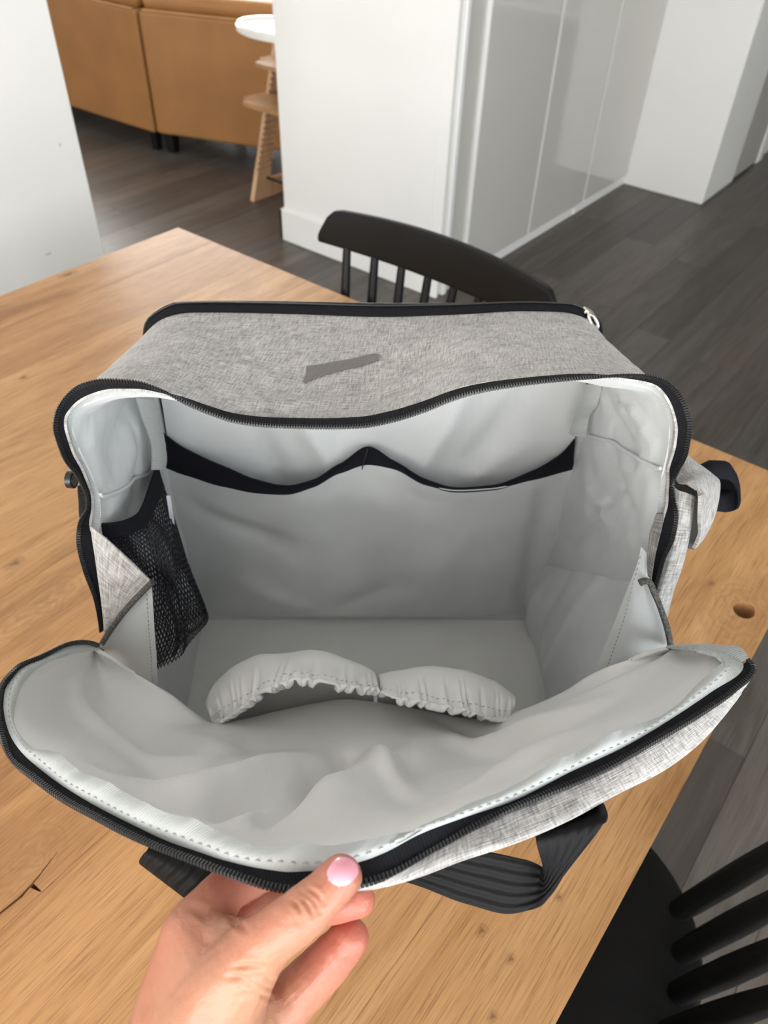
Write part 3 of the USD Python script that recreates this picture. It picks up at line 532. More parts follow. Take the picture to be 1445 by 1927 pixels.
    'pocket_ridge_2': [[0.0063,0.2,0.1645],[0.0202,0.2,0.1703],[0.0431,0.2,0.1774],[0.0732,0.2,0.1738],[0.0996,0.203,0.1643],[0.1167,0.21,0.1522]],
    'pocket_elastic': [[-0.1227,0.232,0.1482],[-0.0974,0.245,0.1884],[-0.0712,0.25,0.2227],[-0.0501,0.252,0.2357],[-0.0228,0.25,0.2258],[0.0046,0.24,0.2058]],
    'pocket_elastic_2': [[0.0063,0.24,0.203],[0.0208,0.25,0.2085],[0.0462,0.25,0.2017],[0.0708,0.248,0.1901],[0.0945,0.24,0.1673],[0.1113,0.228,0.1534]],
    'band_top': [[-0.1836,0.022,0.2753],[-0.1615,0.03,0.2608],[-0.1279,0.045,0.2543],[-0.1008,0.05,0.2437],[-0.0733,0.052,0.2384],[-0.0501,0.048,0.2419],[-0.027,0.032,0.2472],[-0.0022,0.028,0.2641],[0.0202,0.032,0.2514],[0.0481,0.048,0.2436],[0.0766,0.052,0.2374],[0.1097,0.05,0.2391],[0.1421,0.044,0.2504],[0.1674,0.03,0.2563],[0.1808,0.024,0.2721]],
    'band_bottom': [[-0.1862,0.023,0.2356],[-0.1657,0.03,0.2317],[-0.1305,0.045,0.2317],[-0.1021,0.05,0.2289],[-0.0737,0.053,0.2299],[-0.0503,0.049,0.2354],[-0.0271,0.034,0.239],[-0.002,0.032,0.2475],[0.0204,0.034,0.2445],[0.0484,0.049,0.2389],[0.0766,0.053,0.2358],[0.1098,0.051,0.2369],[0.1433,0.045,0.242],[0.1708,0.03,0.2378],[0.1862,0.025,0.2389]],
    'pocket_bottom': [[-0.1778,0.008,0.0203],[-0.1108,0.016,0.03],[-0.0525,0.02,0.0341],[0.0054,0.02,0.0334],[0.0636,0.02,0.0345],[0.1228,0.016,0.0317],[0.1872,0.008,0.0288]],
    'corner_tape_left': [[[-0.18,0.0721,0.3438],[-0.178,0.0727,0.3234],[-0.176,0.072,0.3006],[-0.176,0.0848,0.2837]],[[-0.172,0.0595,0.3353],[-0.17,0.0536,0.3097],[-0.169,0.0552,0.2878],[-0.169,0.0697,0.2713]]],
    'corner_tape_right': [[[0.17,0.0422,0.3417],[0.17,0.0481,0.3272],[0.17,0.0371,0.3034],[0.17,0.0354,0.2865]],[[0.18,0.0523,0.3485],[0.18,0.0562,0.3329],[0.18,0.0479,0.3113],[0.18,0.0512,0.2951]]],
    'seam_left': [[-0.184,0.173,0.3287],[-0.184,0.1454,0.3115],[-0.184,0.0984,0.284],[-0.186,0.0475,0.2533]],
    'seam_right': [[0.183,0.0438,0.2907],[0.183,0.0986,0.324],[0.184,0.1436,0.3461],[0.186,0.1799,0.3628]],
    'mesh_pocket': [[[-0.1939,0.1653,0.2957],[-0.1795,0.1609,0.2937],[-0.1698,0.1413,0.286],[-0.1726,0.0985,0.2732],[-0.1787,0.0585,0.2572]],[[-0.189,0.1675,0.2714],[-0.1721,0.17,0.2769],[-0.1594,0.1531,0.2738],[-0.1597,0.1161,0.2549],[-0.1705,0.0723,0.2132]],[[-0.1851,0.1741,0.2349],[-0.1624,0.1785,0.2461],[-0.1498,0.1701,0.2485],[-0.1499,0.1338,0.2214],[-0.1645,0.084,0.1714]],[[-0.1873,0.171,0.1792],[-0.1659,0.1811,0.1989],[-0.1472,0.1758,0.2055],[-0.1457,0.1298,0.1669],[-0.1659,0.0561,0.0834]],[[-0.1893,0.1693,0.1219],[-0.1759,0.1762,0.1446],[-0.1572,0.1652,0.1502],[-0.1567,0.0962,0.0996],[-0.1724,0.0273,0.0406]]],
    'mesh_band': [[[-0.1913,0.171,0.3043],[-0.1772,0.1662,0.3029],[-0.1694,0.146,0.2957],[-0.1725,0.1018,0.2844],[-0.1784,0.0538,0.2697]],[[-0.1916,0.1708,0.2927],[-0.1752,0.168,0.2922],[-0.1647,0.15,0.2872],[-0.1673,0.1082,0.2733],[-0.1763,0.0637,0.2546]]],
    'care_tag': [[[-0.1612,0.1089,0.2773],[-0.1621,0.1108,0.2487]],[[-0.1581,0.1082,0.2768],[-0.1589,0.1107,0.2474]]],
    'gusset_left': [[[-0.1875,0.1932,0.3247],[-0.1739,0.1976,0.3103],[-0.1601,0.2026,0.2939],[-0.1525,0.2044,0.282]],[[-0.189,0.199,0.2962],[-0.1804,0.202,0.2861],[-0.1702,0.2045,0.2765],[-0.1619,0.2064,0.272]],[[-0.1902,0.2063,0.2662],[-0.1841,0.2071,0.2626],[-0.1795,0.2077,0.2593],[-0.1746,0.2079,0.2578]],[[-0.1921,0.2137,0.2389],[-0.1906,0.2132,0.2395],[-0.1887,0.2122,0.2406],[-0.1868,0.2113,0.2418]]],
    'gusset_left_edge': [[-0.1516,0.2053,0.284],[-0.1609,0.2063,0.2736],[-0.1719,0.2098,0.2618],[-0.1836,0.2117,0.2459],[-0.1952,0.2157,0.2291]],
    'gusset_left_lining': [[[-0.154,0.2029,0.2792],[-0.1638,0.2042,0.2684],[-0.1741,0.2078,0.2565],[-0.1851,0.2095,0.2408],[-0.1953,0.2132,0.2245]],[[-0.1591,0.2069,0.2303],[-0.1694,0.207,0.2222],[-0.1796,0.2078,0.215],[-0.1902,0.2077,0.2071],[-0.2009,0.2071,0.1984]],[[-0.1673,0.2093,0.1682],[-0.1773,0.2079,0.1648],[-0.1882,0.2065,0.1613],[-0.198,0.2051,0.1593],[-0.2084,0.2038,0.1573]]],
    'gusset_right_lining': [[[0.1829,0.1962,0.3114],[0.184,0.1989,0.3115],[0.1851,0.2008,0.3109],[0.1858,0.203,0.3101]],[[0.1801,0.2043,0.2907],[0.1827,0.2077,0.2916],[0.1857,0.2103,0.2918],[0.193,0.2104,0.2892]],[[0.1784,0.2058,0.2492],[0.188,0.2129,0.2567],[0.1983,0.2158,0.2585],[0.2085,0.2175,0.2587]],[[0.1748,0.2094,0.1861],[0.192,0.217,0.2009],[0.2104,0.2215,0.2044],[0.224,0.2271,0.2108]]],
    'gusset_right_edge': [[0.1809,0.215,0.2954],[0.1856,0.2141,0.2966],[0.193,0.218,0.2868],[0.201,0.2224,0.2722],[0.2092,0.2255,0.2545],[0.2149,0.2278,0.239]],
    'gusset_right': [[[0.1863,0.1949,0.341],[0.185,0.196,0.3339],[0.1838,0.1999,0.3252],[0.1843,0.2048,0.3125],[0.1867,0.2113,0.2983]],[[0.1904,0.1957,0.3419],[0.1906,0.1988,0.3341],[0.1898,0.2031,0.3235],[0.189,0.2081,0.3107],[0.1885,0.2137,0.2972]]],
    'side_pocket': [[[0.2051,0.1645,0.3396],[0.2103,0.1711,0.3401],[0.2174,0.172,0.338],[0.225,0.1659,0.3317]],[[0.206,0.1743,0.3261],[0.2101,0.18,0.3289],[0.216,0.1801,0.3276],[0.2233,0.1742,0.3211]],[[0.205,0.1861,0.3014],[0.2088,0.1917,0.3059],[0.2147,0.1918,0.3061],[0.2227,0.1844,0.2997]],[[0.2046,0.1952,0.2723],[0.2072,0.1998,0.2763],[0.2125,0.1994,0.2771],[0.2208,0.1925,0.2717]],[[0.2121,0.1987,0.2217],[0.215,0.2008,0.227],[0.2198,0.1987,0.2295],[0.2275,0.1889,0.2257]]],
    'side_pocket_inside': [[[0.2235,0.1248,0.3171],[0.2334,0.1306,0.3158],[0.2428,0.1358,0.3136]],[[0.224,0.1353,0.3014],[0.2335,0.1412,0.3014],[0.2431,0.1469,0.2986]],[[0.2254,0.1439,0.2818],[0.2338,0.1504,0.2826],[0.2426,0.1589,0.2797]]],
    'side_flap': [[[0.2193,0.1406,0.3367],[0.2108,0.1583,0.3392],[0.2132,0.1677,0.3439],[0.2185,0.173,0.3428]],[[0.2281,0.1272,0.3369],[0.2204,0.1509,0.3404],[0.2186,0.1669,0.3466],[0.2203,0.1776,0.3439]],[[0.2389,0.1272,0.33],[0.2339,0.1486,0.3362],[0.2279,0.1662,0.3389],[0.2207,0.1837,0.3373]],[[0.2499,0.1328,0.3246],[0.2438,0.1502,0.3276],[0.2339,0.1689,0.329],[0.2227,0.1862,0.3273]],[[0.2555,0.1367,0.3207],[0.2491,0.1545,0.3188],[0.2378,0.1767,0.3133],[0.2255,0.1886,0.3145]],[[0.2569,0.1395,0.3133],[0.2487,0.1594,0.3076],[0.237,0.1766,0.3016],[0.226,0.1879,0.3006]]],
    'side_pocket_body': [[[0.2562,0.1334,0.3169],[0.2572,0.1373,0.3098],[0.2487,0.1552,0.3047],[0.2376,0.1698,0.2971],[0.2288,0.1796,0.2949]],[[0.222,0.085,0.312],[0.228,0.075,0.298],[0.23,0.075,0.275],[0.225,0.085,0.24],[0.22,0.095,0.225]],[[0.203,0.06,0.318],[0.203,0.06,0.3],[0.203,0.065,0.27],[0.203,0.08,0.235],[0.203,0.09,0.215]]],
    'side_flap_under': [[[0.2217,0.1628,0.3334],[0.2217,0.1718,0.3163],[0.2217,0.1759,0.3045],[0.2216,0.1788,0.294]],[[0.2248,0.1759,0.3327],[0.2272,0.1803,0.3192],[0.2292,0.1823,0.3083],[0.2282,0.1847,0.2968]]],
    'loop_outer': [[0.2525,0.1103,0.3122],[0.2605,0.1098,0.3161],[0.2695,0.1103,0.3161],[0.278,0.1115,0.3093],[0.2845,0.1117,0.2976],[0.287,0.1088,0.2862],[0.2817,0.1061,0.2815],[0.2753,0.1053,0.2819]],
    'loop_inner': [[0.2562,0.106,0.3023],[0.2672,0.1011,0.2994],[0.2767,0.0976,0.2977],[0.2832,0.0978,0.2935],[0.2869,0.0983,0.2872],[0.2876,0.0968,0.2815],[0.2843,0.0958,0.2794],[0.2781,0.096,0.2818]],
    'strap_left': [[[-0.205,0.1561,0.3281],[-0.209,0.1519,0.3145],[-0.21,0.1545,0.3042],[-0.207,0.1634,0.3006]],[[-0.199,0.1588,0.329],[-0.2,0.1592,0.3196],[-0.2,0.1653,0.3142],[-0.199,0.1738,0.3121]]],
    'snap': [[-0.206,0.1593,0.3366]],
    'handle_a': [[-0.0731,0.4178,0.3383],[-0.0739,0.4193,0.3336],[-0.0788,0.4236,0.3302],[-0.0852,0.4254,0.3205],[-0.077,0.4234,0.3069],[-0.0481,0.4225,0.3035],[0.001,0.4176,0.3172],[0.0369,0.4282,0.3165],[0.0567,0.4332,0.3166],[0.0679,0.4326,0.3222],[0.0727,0.4306,0.3305],[0.084,0.4222,0.3476],[0.0954,0.412,0.3622],[0.1019,0.3958,0.3462],[0.1041,0.3837,0.3328]],
    'handle_b': [[-0.0995,0.4091,0.3388],[-0.1018,0.4111,0.3396],[-0.1034,0.4138,0.3395],[-0.1066,0.414,0.3317],[-0.0942,0.4131,0.3172],[-0.0482,0.4124,0.3144],[0.0058,0.4069,0.3291],[0.0475,0.4131,0.3334],[0.0641,0.4162,0.3325],[0.0721,0.4171,0.3289],[0.0723,0.4225,0.3305],[0.0691,0.4226,0.3449],[0.0656,0.4176,0.3561],[0.0676,0.4065,0.3431],[0.0684,0.3949,0.3263]],
    'logo_patch': [[[-0.049,0.0841,0.384],[-0.0248,0.0756,0.384],[-0.0015,0.0654,0.384],[0.0028,0.066,0.384]],[[-0.0487,0.1035,0.384],[-0.0328,0.0908,0.384],[-0.0093,0.0803,0.384],[0.0031,0.0741,0.384]]],
    'zip_pull': [[0.1703,0.008,0.3859],[0.1773,0.012,0.3812]],
    'hand_thumb': [[-0.0746,0.0825,1.1525,0.0075],[-0.0761,0.0751,1.1494,0.008],[-0.0787,0.066,1.1461,0.0087],[-0.0843,0.0557,1.1378,0.0093],[-0.0885,0.0482,1.1267,0.0119],[-0.0928,0.039,1.1126,0.0167],[-0.0954,0.0287,1.0966,0.0214]],
    'hand_index': [[-0.1158,0.0432,1.1121,0.0116],[-0.1188,0.0627,1.1088,0.0087],[-0.1165,0.077,1.0998,0.008],[-0.1095,0.0873,1.0969,0.0068]],
    'hand_middle': [[-0.1128,0.0479,1.0951,0.011],[-0.1078,0.0692,1.0911,0.0093],[-0.0972,0.0819,1.0893,0.0089],[-0.0858,0.0909,1.0926,0.0084],[-0.0783,0.0967,1.0965,0.0075]],
    'hand_ring': [[-0.1003,0.0413,1.0708,0.013],[-0.0877,0.0476,1.0489,0.0122],[-0.084,0.0624,1.0535,0.011],[-0.079,0.0763,1.0667,0.01],[-0.0744,0.087,1.0819,0.008]],
    'hand_pinky': [[-0.0947,0.0366,1.0543,0.0132],[-0.0817,0.0388,1.0226,0.0116],[-0.0714,0.0479,1.0194,0.0099],[-0.0646,0.0563,1.0268,0.0084]],
    'hand_palm': [[-0.1158,0.0432,1.1121,0.0116],[-0.1128,0.0479,1.0951,0.011],[-0.1013,0.0417,1.0674,0.0131],[-0.0947,0.0366,1.0543,0.0132],[-0.0954,0.0287,1.0966,0.0214],[-0.0928,0.039,1.1126,0.0155],[-0.1117,0.029,1.1,0.0113],[-0.1092,0.0182,1.0876,0.0125]],
    'hand_web': [[-0.0903,0.0502,1.1252,0.0092],[-0.105,0.0492,1.1043,0.0095],[-0.1133,0.0434,1.1107,0.0105],[-0.0982,0.0368,1.1084,0.0157]],
    'hand_wrist': [[-0.1092,0.0182,1.0876,0.0125],[-0.0954,0.0287,1.0966,0.0214],[-0.0946,0.0346,1.0613,0.0152],[-0.093,0.0078,1.0665,0.0213],[-0.108,-0.0013,1.0626,0.0127],[-0.0985,0.0069,1.0309,0.0177]],
    'hand_forearm': [[-0.093,0.0078,1.0665,0.0213],[-0.108,-0.0013,1.0626,0.0127],[-0.0985,0.0069,1.0309,0.0177],[-0.0769,-0.0673,0.9791,0.0312],[-0.0763,-0.0756,0.9198,0.0302],[-0.0982,-0.0807,0.9666,0.0237]],
    'hand_forearm_end': [[-0.0769,-0.0673,0.9791,0.0312],[-0.0763,-0.0756,0.9198,0.0302],[-0.0982,-0.0807,0.9666,0.0237],[-0.0673,-0.1605,0.8772,0.0366],[-0.0624,-0.1747,0.8028,0.0364]],
    'crease': [[[-0.0805,0.0662,1.1592],[-0.0729,0.0666,1.1546]],[[-0.0797,0.068,1.1603],[-0.0716,0.0684,1.1553]],[[-0.0785,0.0699,1.1611],[-0.0724,0.0704,1.1576]],[[-0.081,0.0645,1.1581],[-0.0769,0.0647,1.1556]],[[-0.1075,0.0416,1.1555],[-0.0998,0.0452,1.1536]],[[-0.1064,0.0413,1.1545],[-0.0998,0.0436,1.1522]],[[-0.0806,0.0425,1.1387],[-0.0741,0.0464,1.1379]],[[-0.0814,0.0392,1.1364],[-0.0729,0.0449,1.1358]],[[-0.0863,0.0408,1.141],[-0.0764,0.0474,1.1402]],[[-0.0808,0.0371,1.1342],[-0.0722,0.043,1.1337]],[[-0.0861,0.0379,1.1383],[-0.08,0.0417,1.1377]],[[-0.0933,0.048,1.1517],[-0.0885,0.0496,1.15]],[[-0.0963,0.0483,1.154],[-0.0923,0.0491,1.152]]],
    'nail': [[-0.0728,0.0767,1.1604,0.0],[-0.0717,0.0851,1.1669,0.0],[-0.0772,0.079,1.1652,0.0],[-0.0676,0.0817,1.1614,0.0]],
}

CTRL = {k: np.array(v) for k, v in CTRL.items()}
HAND = {k: CTRL.pop(k) for k in list(CTRL) if k.startswith('hand_') or k in ('nail', 'crease')}
for v in CTRL.values(): v[..., 1] *= -1
M['heather'] = woven('heather_grey_cloth', (0.14, 0.132, 0.126), (0.56, 0.535, 0.51), su=850, sv=850, lu=85, lv=85, mid=0.50, width=0.15)
M['heather_dark'] = woven('dark_melange_binding', (0.025, 0.023, 0.021), (0.24, 0.225, 0.205), su=1500, sv=1500, mid=0.52, width=0.15)
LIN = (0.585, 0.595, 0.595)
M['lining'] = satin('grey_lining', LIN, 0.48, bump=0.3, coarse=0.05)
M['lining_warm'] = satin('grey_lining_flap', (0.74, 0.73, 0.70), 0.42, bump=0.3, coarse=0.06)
M['tape'] = satin('pale_binding_tape', (0.39, 0.405, 0.40), 0.5, thread=900, bump=0.3, rib=1150, rib_amt=0.35)
M['flap_tape'] = satin('pale_twill_tape', (0.41, 0.425, 0.415), 0.5, thread=1200, bump=0.4, rib=1500, rib_amt=0.15)
M['black_tape'] = satin('black_zip_tape', (0.007, 0.007, 0.009), 0.8, thread=1500, bump=0.4, sheen=0.0, rib=1300, rib_amt=0.2, spec=0.15)
M['zip_black'] = plain('black_nylon_coil', (0.010, 0.010, 0.011), 0.36, 0.1, 60)
M['elastic'] = satin('black_elastic', (0.008, 0.008, 0.012), 0.8, thread=1500, bump=0.4, sheen=0.0, rib=1500, rib_amt=0.3, spec=0.15)
M['net'] = plain('black_net', (0.010, 0.010, 0.016), 0.6, 0.1, 60)
M['webbing'] = satin('black_webbing', (0.008, 0.008, 0.0085), 0.6, thread=900, bump=0.4, sheen=0.0, rib=420, rib_amt=0.6, spec=0.12)
M['melange_binding'] = plain('melange_binding', (0.10, 0.094, 0.086), 0.85, 0.85, 1100, bump=0.6, bscale=1400, spec=0.2)
M['patch'] = woven('grey_print', (0.085, 0.078, 0.072), (0.20, 0.185, 0.175), mid=0.5, width=0.2)
M['thread'] = plain('grey_thread', (0.34, 0.34, 0.335), 0.7, 0.1, 60)
M['thread_pale'] = plain('pale_thread', (0.42, 0.42, 0.40), 0.7, 0.1, 60)
M['nickel'] = plain('nickel', (0.80, 0.77, 0.70), 0.22, 0.05, 60, metal=1.0)
M['white_tag'] = plain('white_tag_cloth', (0.66, 0.68, 0.74), 0.7, 0.03, 60)
M['under'] = satin('dark_flap_underside', (0.12, 0.122, 0.112), 0.6)

bag = thing('diaper_bag', 'open heather grey diaper bag with pale grey lining and black zips', 'bag', (-0.349, 0.44, 0.7505), math.atan2(0.638, 0.77))

def at_cols(P, ks, n):
    """Rows of corner points given at column places ks -> n columns."""
    return PchipInterpolator(ks, P, axis=0)(np.linspace(ks[0], ks[-1], n))
NCOL = 170
nidx = len(CTRL['rim_seam'])
coil, seam, lin = (at_cols(CTRL[k], np.arange(nidx), NCOL) for k in ('rim_coil', 'rim_seam', 'rim_lining'))
def far_curve(inset, drop, top):
    pts = []
    topc = resample(top, 18)
    for i in range(nidx):
        if i < 12: z = 0.10 + 0.245 * (i / 11.0); pts.append((-0.190 + inset, -inset, z - drop * (i / 11.0)))
        elif i < 30: q = topc[i - 12]; pts.append((q[0] + (inset if q[0] < 0 else -inset) * abs(q[0]) / 0.19, q[1] - inset, q[2] - drop))
        else: z = 0.345 - 0.245 * ((i - 30) / 11.0); pts.append((0.193 - inset, -inset, z - drop * (1 - (i - 30) / 11.0)))
    return at_cols(np.array(pts), np.arange(nidx), NCOL)
kk = np.linspace(0, nidx - 1, NCOL)
side = np.clip(np.maximum((13 - kk) / 3, (kk - 28) / 3), 0, 1)[:, None]           # 1 on the flanks, 0 over the back
sgn = np.where(kk < nidx / 2, -1.0, 1.0)[:, None]
def tunnel(near, far, out, lift, nr=46):
    rows = []
    for t in (0, 0.06, 0.3, 0.55, 0.8, 1.0):
        p = near * (1 - t) + far * t
        b = math.sin(math.pi * t) ** 0.8 if 0 < t < 1 else 0
        p = p + side * sgn * np.array([1.0, 0, 0]) * out * b + (1 - side) * np.array([0, 0, 1.0]) * lift * b
        rows.append(p)
    g = PchipInterpolator([0, 0.06, 0.3, 0.55, 0.8, 1.0], np.array(rows), axis=0)(np.linspace(0, 1, nr))
    return g
farO = far_curve(0.0, 0.0, CTRL['rear_trim'])
PO = tunnel(seam, farO, 0.008, -0.004)
PO = add_folds(PO, [((0.335, 0.05), (0.36, 0.75), 0.030, 0.004), ((0.60, 0.02), (0.585, 0.8), 0.035, 0.005), ((0.50, 0.0), (0.5, 0.5), 0.05, -0.004), ((0.44, 0.1), (0.55, 0.35), 0.025, 0.003), ((0.64, 0.1), (0.53, 0.6), 0.02, -0.003), ((0.40, 0.5), (0.36, 0.9), 0.02, -0.003)])
PO = wrinkle(PO, 0.0022, 26, 3, edge=0.12)
nz = grid_normals(PO)[20, NCOL // 2, 2]
SIGN = 1 if nz > 0 else -1                                                         # which way the normals of this grid look
cloth('top_panel', PO, 0.0016, M['heather'], bag, flip=SIGN < 0)
# lower walls of the body
def quad(a, b, c, d, nr, nc): return spline_grid([[a, b], [d, c]], nr, nc)
colL, colR = PO[:, 0], PO[:, -1]
def flank(col, u0):
    n = len(col); base = np.stack([np.full(n, u0), np.linspace(-0.213, 0.0, n), np.full(n, 0.0015)], 1)
    t = np.linspace(0, 1, 20)[:, None, None]
    g = col[None] * (1 - t) + base[None] * t
    g[..., 0] += np.sign(u0) * 0.004 * np.sin(np.pi * t[..., 0])
    return wrinkle(g, 0.0015, 30, 5)
for col, u0, fl in ((colL, -0.190, False), (colR, 0.192, True)):
    g = flank(col, u0); nn = grid_normals(g).mean((0, 1))
    cloth('side_panel', g, 0.0016, M['heather'], bag, flip=(nn[0] * u0 < 0))
us = np.linspace(-0.190, 0.192, 40)
rt = resample(CTRL['rear_top'], 40)
bk = np.array([[(rt[i, 0] * (1 - t) + us[i] * t, 0.0 + 0.006 * math.sin(math.pi * t), rt[i, 2] * (1 - t) + 0.0015 * t) for i in range(40)] for t in np.linspace(0, 1, 24)])
cloth('back_panel', wrinkle(bk, 0.0015, 20, 9, edge=0.1), 0.0016, M['heather'], bag, flip=grid_normals(bk).mean((0, 1))[1] < 0)
bs = np.array([[(u, -w, 0.0008) for u in np.linspace(-0.190, 0.192, 24)] for w in np.linspace(0, 0.213, 14)])
cloth('base_panel', bs, 0.0015, M['heather'], bag, flip=grid_normals(bs).mean((0, 1))[2] < 0)
# black binding and zip of the rear compartment
def extend(c, dz): return np.vstack([[c[0] + (-0.012, 0.004, -2.4 * dz)], [c[0] + (-0.008, 0.003, -dz)], c, [c[-1] + (0.008, 0.003, -dz)], [c[-1] + (0.012, 0.004, -2.4 * dz)]])
t0, t1 = resample(extend(CTRL['rear_trim'] + (0, -0.0015, 0.0012), 0.04), 90), resample(extend(CTRL['rear_top'], 0.04), 90)
tm_ = (t0 + t1) / 2 + (0, 0, 0.0025)
g = spline_grid([t0, tm_, t1, t1 + (0, 0.004, -0.012), t1 + (0, 0.004, -0.022)], 16, 90)
cloth('rear_binding', g, 0.0015, M['black_tape'], bag, flip=grid_normals(g)[4, 45, 2] < 0)
obj('rear_zip_line', tube(tm_[6:-6] + (0, 0, 0.0008), 0.0007, 6), M['zip_black'], bag, smooth=True)
zp0, zp1 = CTRL['zip_pull']
zdir = (zp1 - zp0) / np.linalg.norm(zp1 - zp0)
sl = rounded_box(-0.005, 0.005, -0.0032, 0.0032, -0.002, 0.0025, 0.0012).rotate((0, 30, 12)).translate(tuple(zp0 + (0.001, 0.0, 0.001)))
zs = obj('zip_slider', sl, M['nickel'], bag, smooth=40)
th = np.linspace(0, 2 * np.pi, 25)
loop = np.stack([zp1[0] - 0.002 + 0.0062 * np.cos(th) * 0.75, np.full(25, zp1[1]) - 0.002 + 0.002 * np.sin(th), zp1[2] + 0.001 - 0.0045 * np.cos(th) + 0.0032 * np.sin(th)], 1)
obj('pull_ring', tube(loop, 0.0018, 8, caps=False), M['nickel'], zs, smooth=True)

# zip of the mouth: tape, coil, binding
def teeth(curve, inner, pitch, w, h, l):
    d = np.r_[0, np.cumsum(np.linalg.norm(np.diff(curve, axis=0), axis=1))]
    s = np.arange(pitch / 2, d[-1], pitch)
    p = np.stack([np.interp(s, d, curve[:, k]) for k in range(3)], 1); q = np.stack([np.interp(s, d, inner[:, k]) for k in range(3)], 1)
    t = np.gradient(p, axis=0); t /= np.linalg.norm(t, axis=1, keepdims=True)
    a = q - p; a -= (a * t).sum(1, keepdims=True) * t; a /= np.linalg.norm(a, axis=1, keepdims=True); b = np.cross(t, a)
    base = hull([(x * l, y * w, z * h) for x, y, z in ((-.35, -.5, -.35), (.35, -.5, -.35), (.35, .5, -.4), (-.35, .5, -.4), (-.5, -.2, 0), (.5, -.2, 0), (-.28, -.3, .5), (.28, -.3, .5), (.28, .4, .5), (-.28, .4, .5))])
    V, F = np.asarray(base.vertices), np.asarray(base.faces)
    vv = p[:, None] + V[None, :, :1] * t[:, None] + V[None, :, 1:2] * a[:, None] + V[None, :, 2:] * b[:, None]
    return trimesh.Trimesh(vv.reshape(-1, 3), (F[None] + (np.arange(len(p)) * len(V))[:, None, None]).reshape(-1, 3), process=False)
def tape(A, B, m, thick, mat, name, ripple=0.0, k=0, bow=0.0, label=None):
    n = len(A); t = np.linspace(0, 1, m)[:, None, None]
    P = A[None] * (1 - t) + B[None] * t
    N = grid_normals(P)
    s = np.r_[0, np.cumsum(np.linalg.norm(np.diff(A, axis=0), axis=1))]
    if ripple:
        ph = meshkit.fbm(np.stack([s * 55, 0 * s + k, 0 * s], 1), 3, k) - 0.5
        P = P + N * (t * ripple * 2 * ph[None, :, None]) + (B - A)[None] * (t * ph[None, :, None] * min(1.0, ripple * 260))
    if bow: P = P + N * np.sin(np.pi * t) * bow
    return P
towards_cam = np.array([-0.012, -0.5615, 0.68])
def facing(P):
    N = grid_normals(P); d = towards_cam - P
    return (N * d).sum() < 0
P = tape(coil, seam, 5, 0.001, None, 'x')
cloth('zip_tape', P, 0.0009, M['black_tape'], bag, flip=facing(P))
obj('zip_coil', teeth(coil, seam, 0.0017, 0.0030, 0.0021, 0.0017), M['zip_black'], bag, kind='stuff')
kL, kR = np.searchsorted(kk, 15.8), np.searchsorted(kk, 27.2)
for a, b in ((0, kL), (kR, NCOL)):
    P = tape(seam[a:b], lin[a:b], 8, 0, None, 'x', ripple=0.0022, k=a, bow=0.0012)
    cloth('binding_tape', P, 0.0012, M['tape'], bag, flip=facing(P))

# lining of the body
farI = far_curve(0.009, 0.012, CTRL['rear_trim']); farI[:, 1] = -0.0128
PI_ = tunnel(lin, farI, 0.001, -0.020, nr=60)
lf = [((0.05, 0.25), (0.20, 0.6), 0.012, 0.004), ((0.12, 0.1), (0.22, 0.75), 0.016, -0.005), ((0.17, 0.2), (0.26, 0.8), 0.014, 0.004), ((0.24, 0.15), (0.28, 0.8), 0.012, 0.004),
      ((0.86, 0.3), (0.97, 0.8), 0.012, 0.004), ((0.78, 0.3), (0.73, 0.9), 0.012, -0.004), ((0.82, 0.2), (0.74, 0.7), 0.011, 0.005), ((0.80, 0.1), (0.70, 0.6), 0.010, -0.004), ((0.90, 0.15), (0.80, 0.55), 0.012, 0.005), ((0.93, 0.3), (0.85, 0.8), 0.012, -0.004)]
PJ = wrinkle(wrinkle(add_folds(PI_, lf), 0.0065, 15, 21, edge=0.06), 0.0022, 42, 22, edge=0.06)
PI_ = PI_ + (PJ - PI_) * side[None]
cloth('upper_lining', PI_, 0.0012, M['lining'], bag, flip=SIGN > 0)
for j, u0 in ((0, -0.181), (-1, 0.184)):
    col = PI_[:, j]; n = len(col)
    base = np.stack([np.full(n, u0), np.linspace(-0.211, -0.010, n), np.full(n, 0.010)], 1)
    t = np.linspace(0, 1, 34)[:, None, None]
    g = col[None] * (1 - t) + base[None] * t
    g[..., 0] -= np.sign(u0) * (0.012 if u0 > 0 else -0.002) * np.sin(np.pi * t[..., 0])
    g = g if u0 < 0 else add_folds(g, [((0.35, 0.0), (0.45, 1.0), 0.05, 0.006), ((0.65, 0.0), (0.7, 0.9), 0.05, -0.006), ((0.82, 0.1), (0.86, 1.0), 0.04, 0.006)], sign=1)
    g = wrinkle(g, 0.004 if u0 > 0 else 0.002, 18, 31 + j)
    cloth('side_lining', g, 0.0012, M['lining'], bag, flip=(grid_normals(g).mean((0, 1))[0] * u0 > 0))
rb = resample(CTRL['rear_trim'], 60)
bl = np.array([[((rb[i, 0] * 1.0) * (1 - t) + (-0.186 + 0.376 * i / 59) * t, -0.014 - 0.004 * math.sin(math.pi * t), (rb[i, 2] - 0.016) * (1 - t) + 0.008 * t) for i in range(60)] for t in np.linspace(0, 1, 50)])
bl = add_folds(bl, [((0.30, 0.12), (0.42, 0.42), 0.035, 0.009), ((0.72, 0.12), (0.60, 0.42), 0.03, 0.010), ((0.85, 0.15), (0.68, 0.5), 0.025, -0.006), ((0.88, 0.3), (0.6, 0.52), 0.025, 0.006), ((0.2, 0.2), (0.3, 0.5), 0.03, -0.005)], sign=-1 if grid_normals(bl).mean((0, 1))[1] > 0 else 1)
bl = wrinkle(bl, 0.003, 14, 41)
cloth('back_lining', bl, 0.0012, M['lining'], bag, flip=grid_normals(bl).mean((0, 1))[1] > 0)
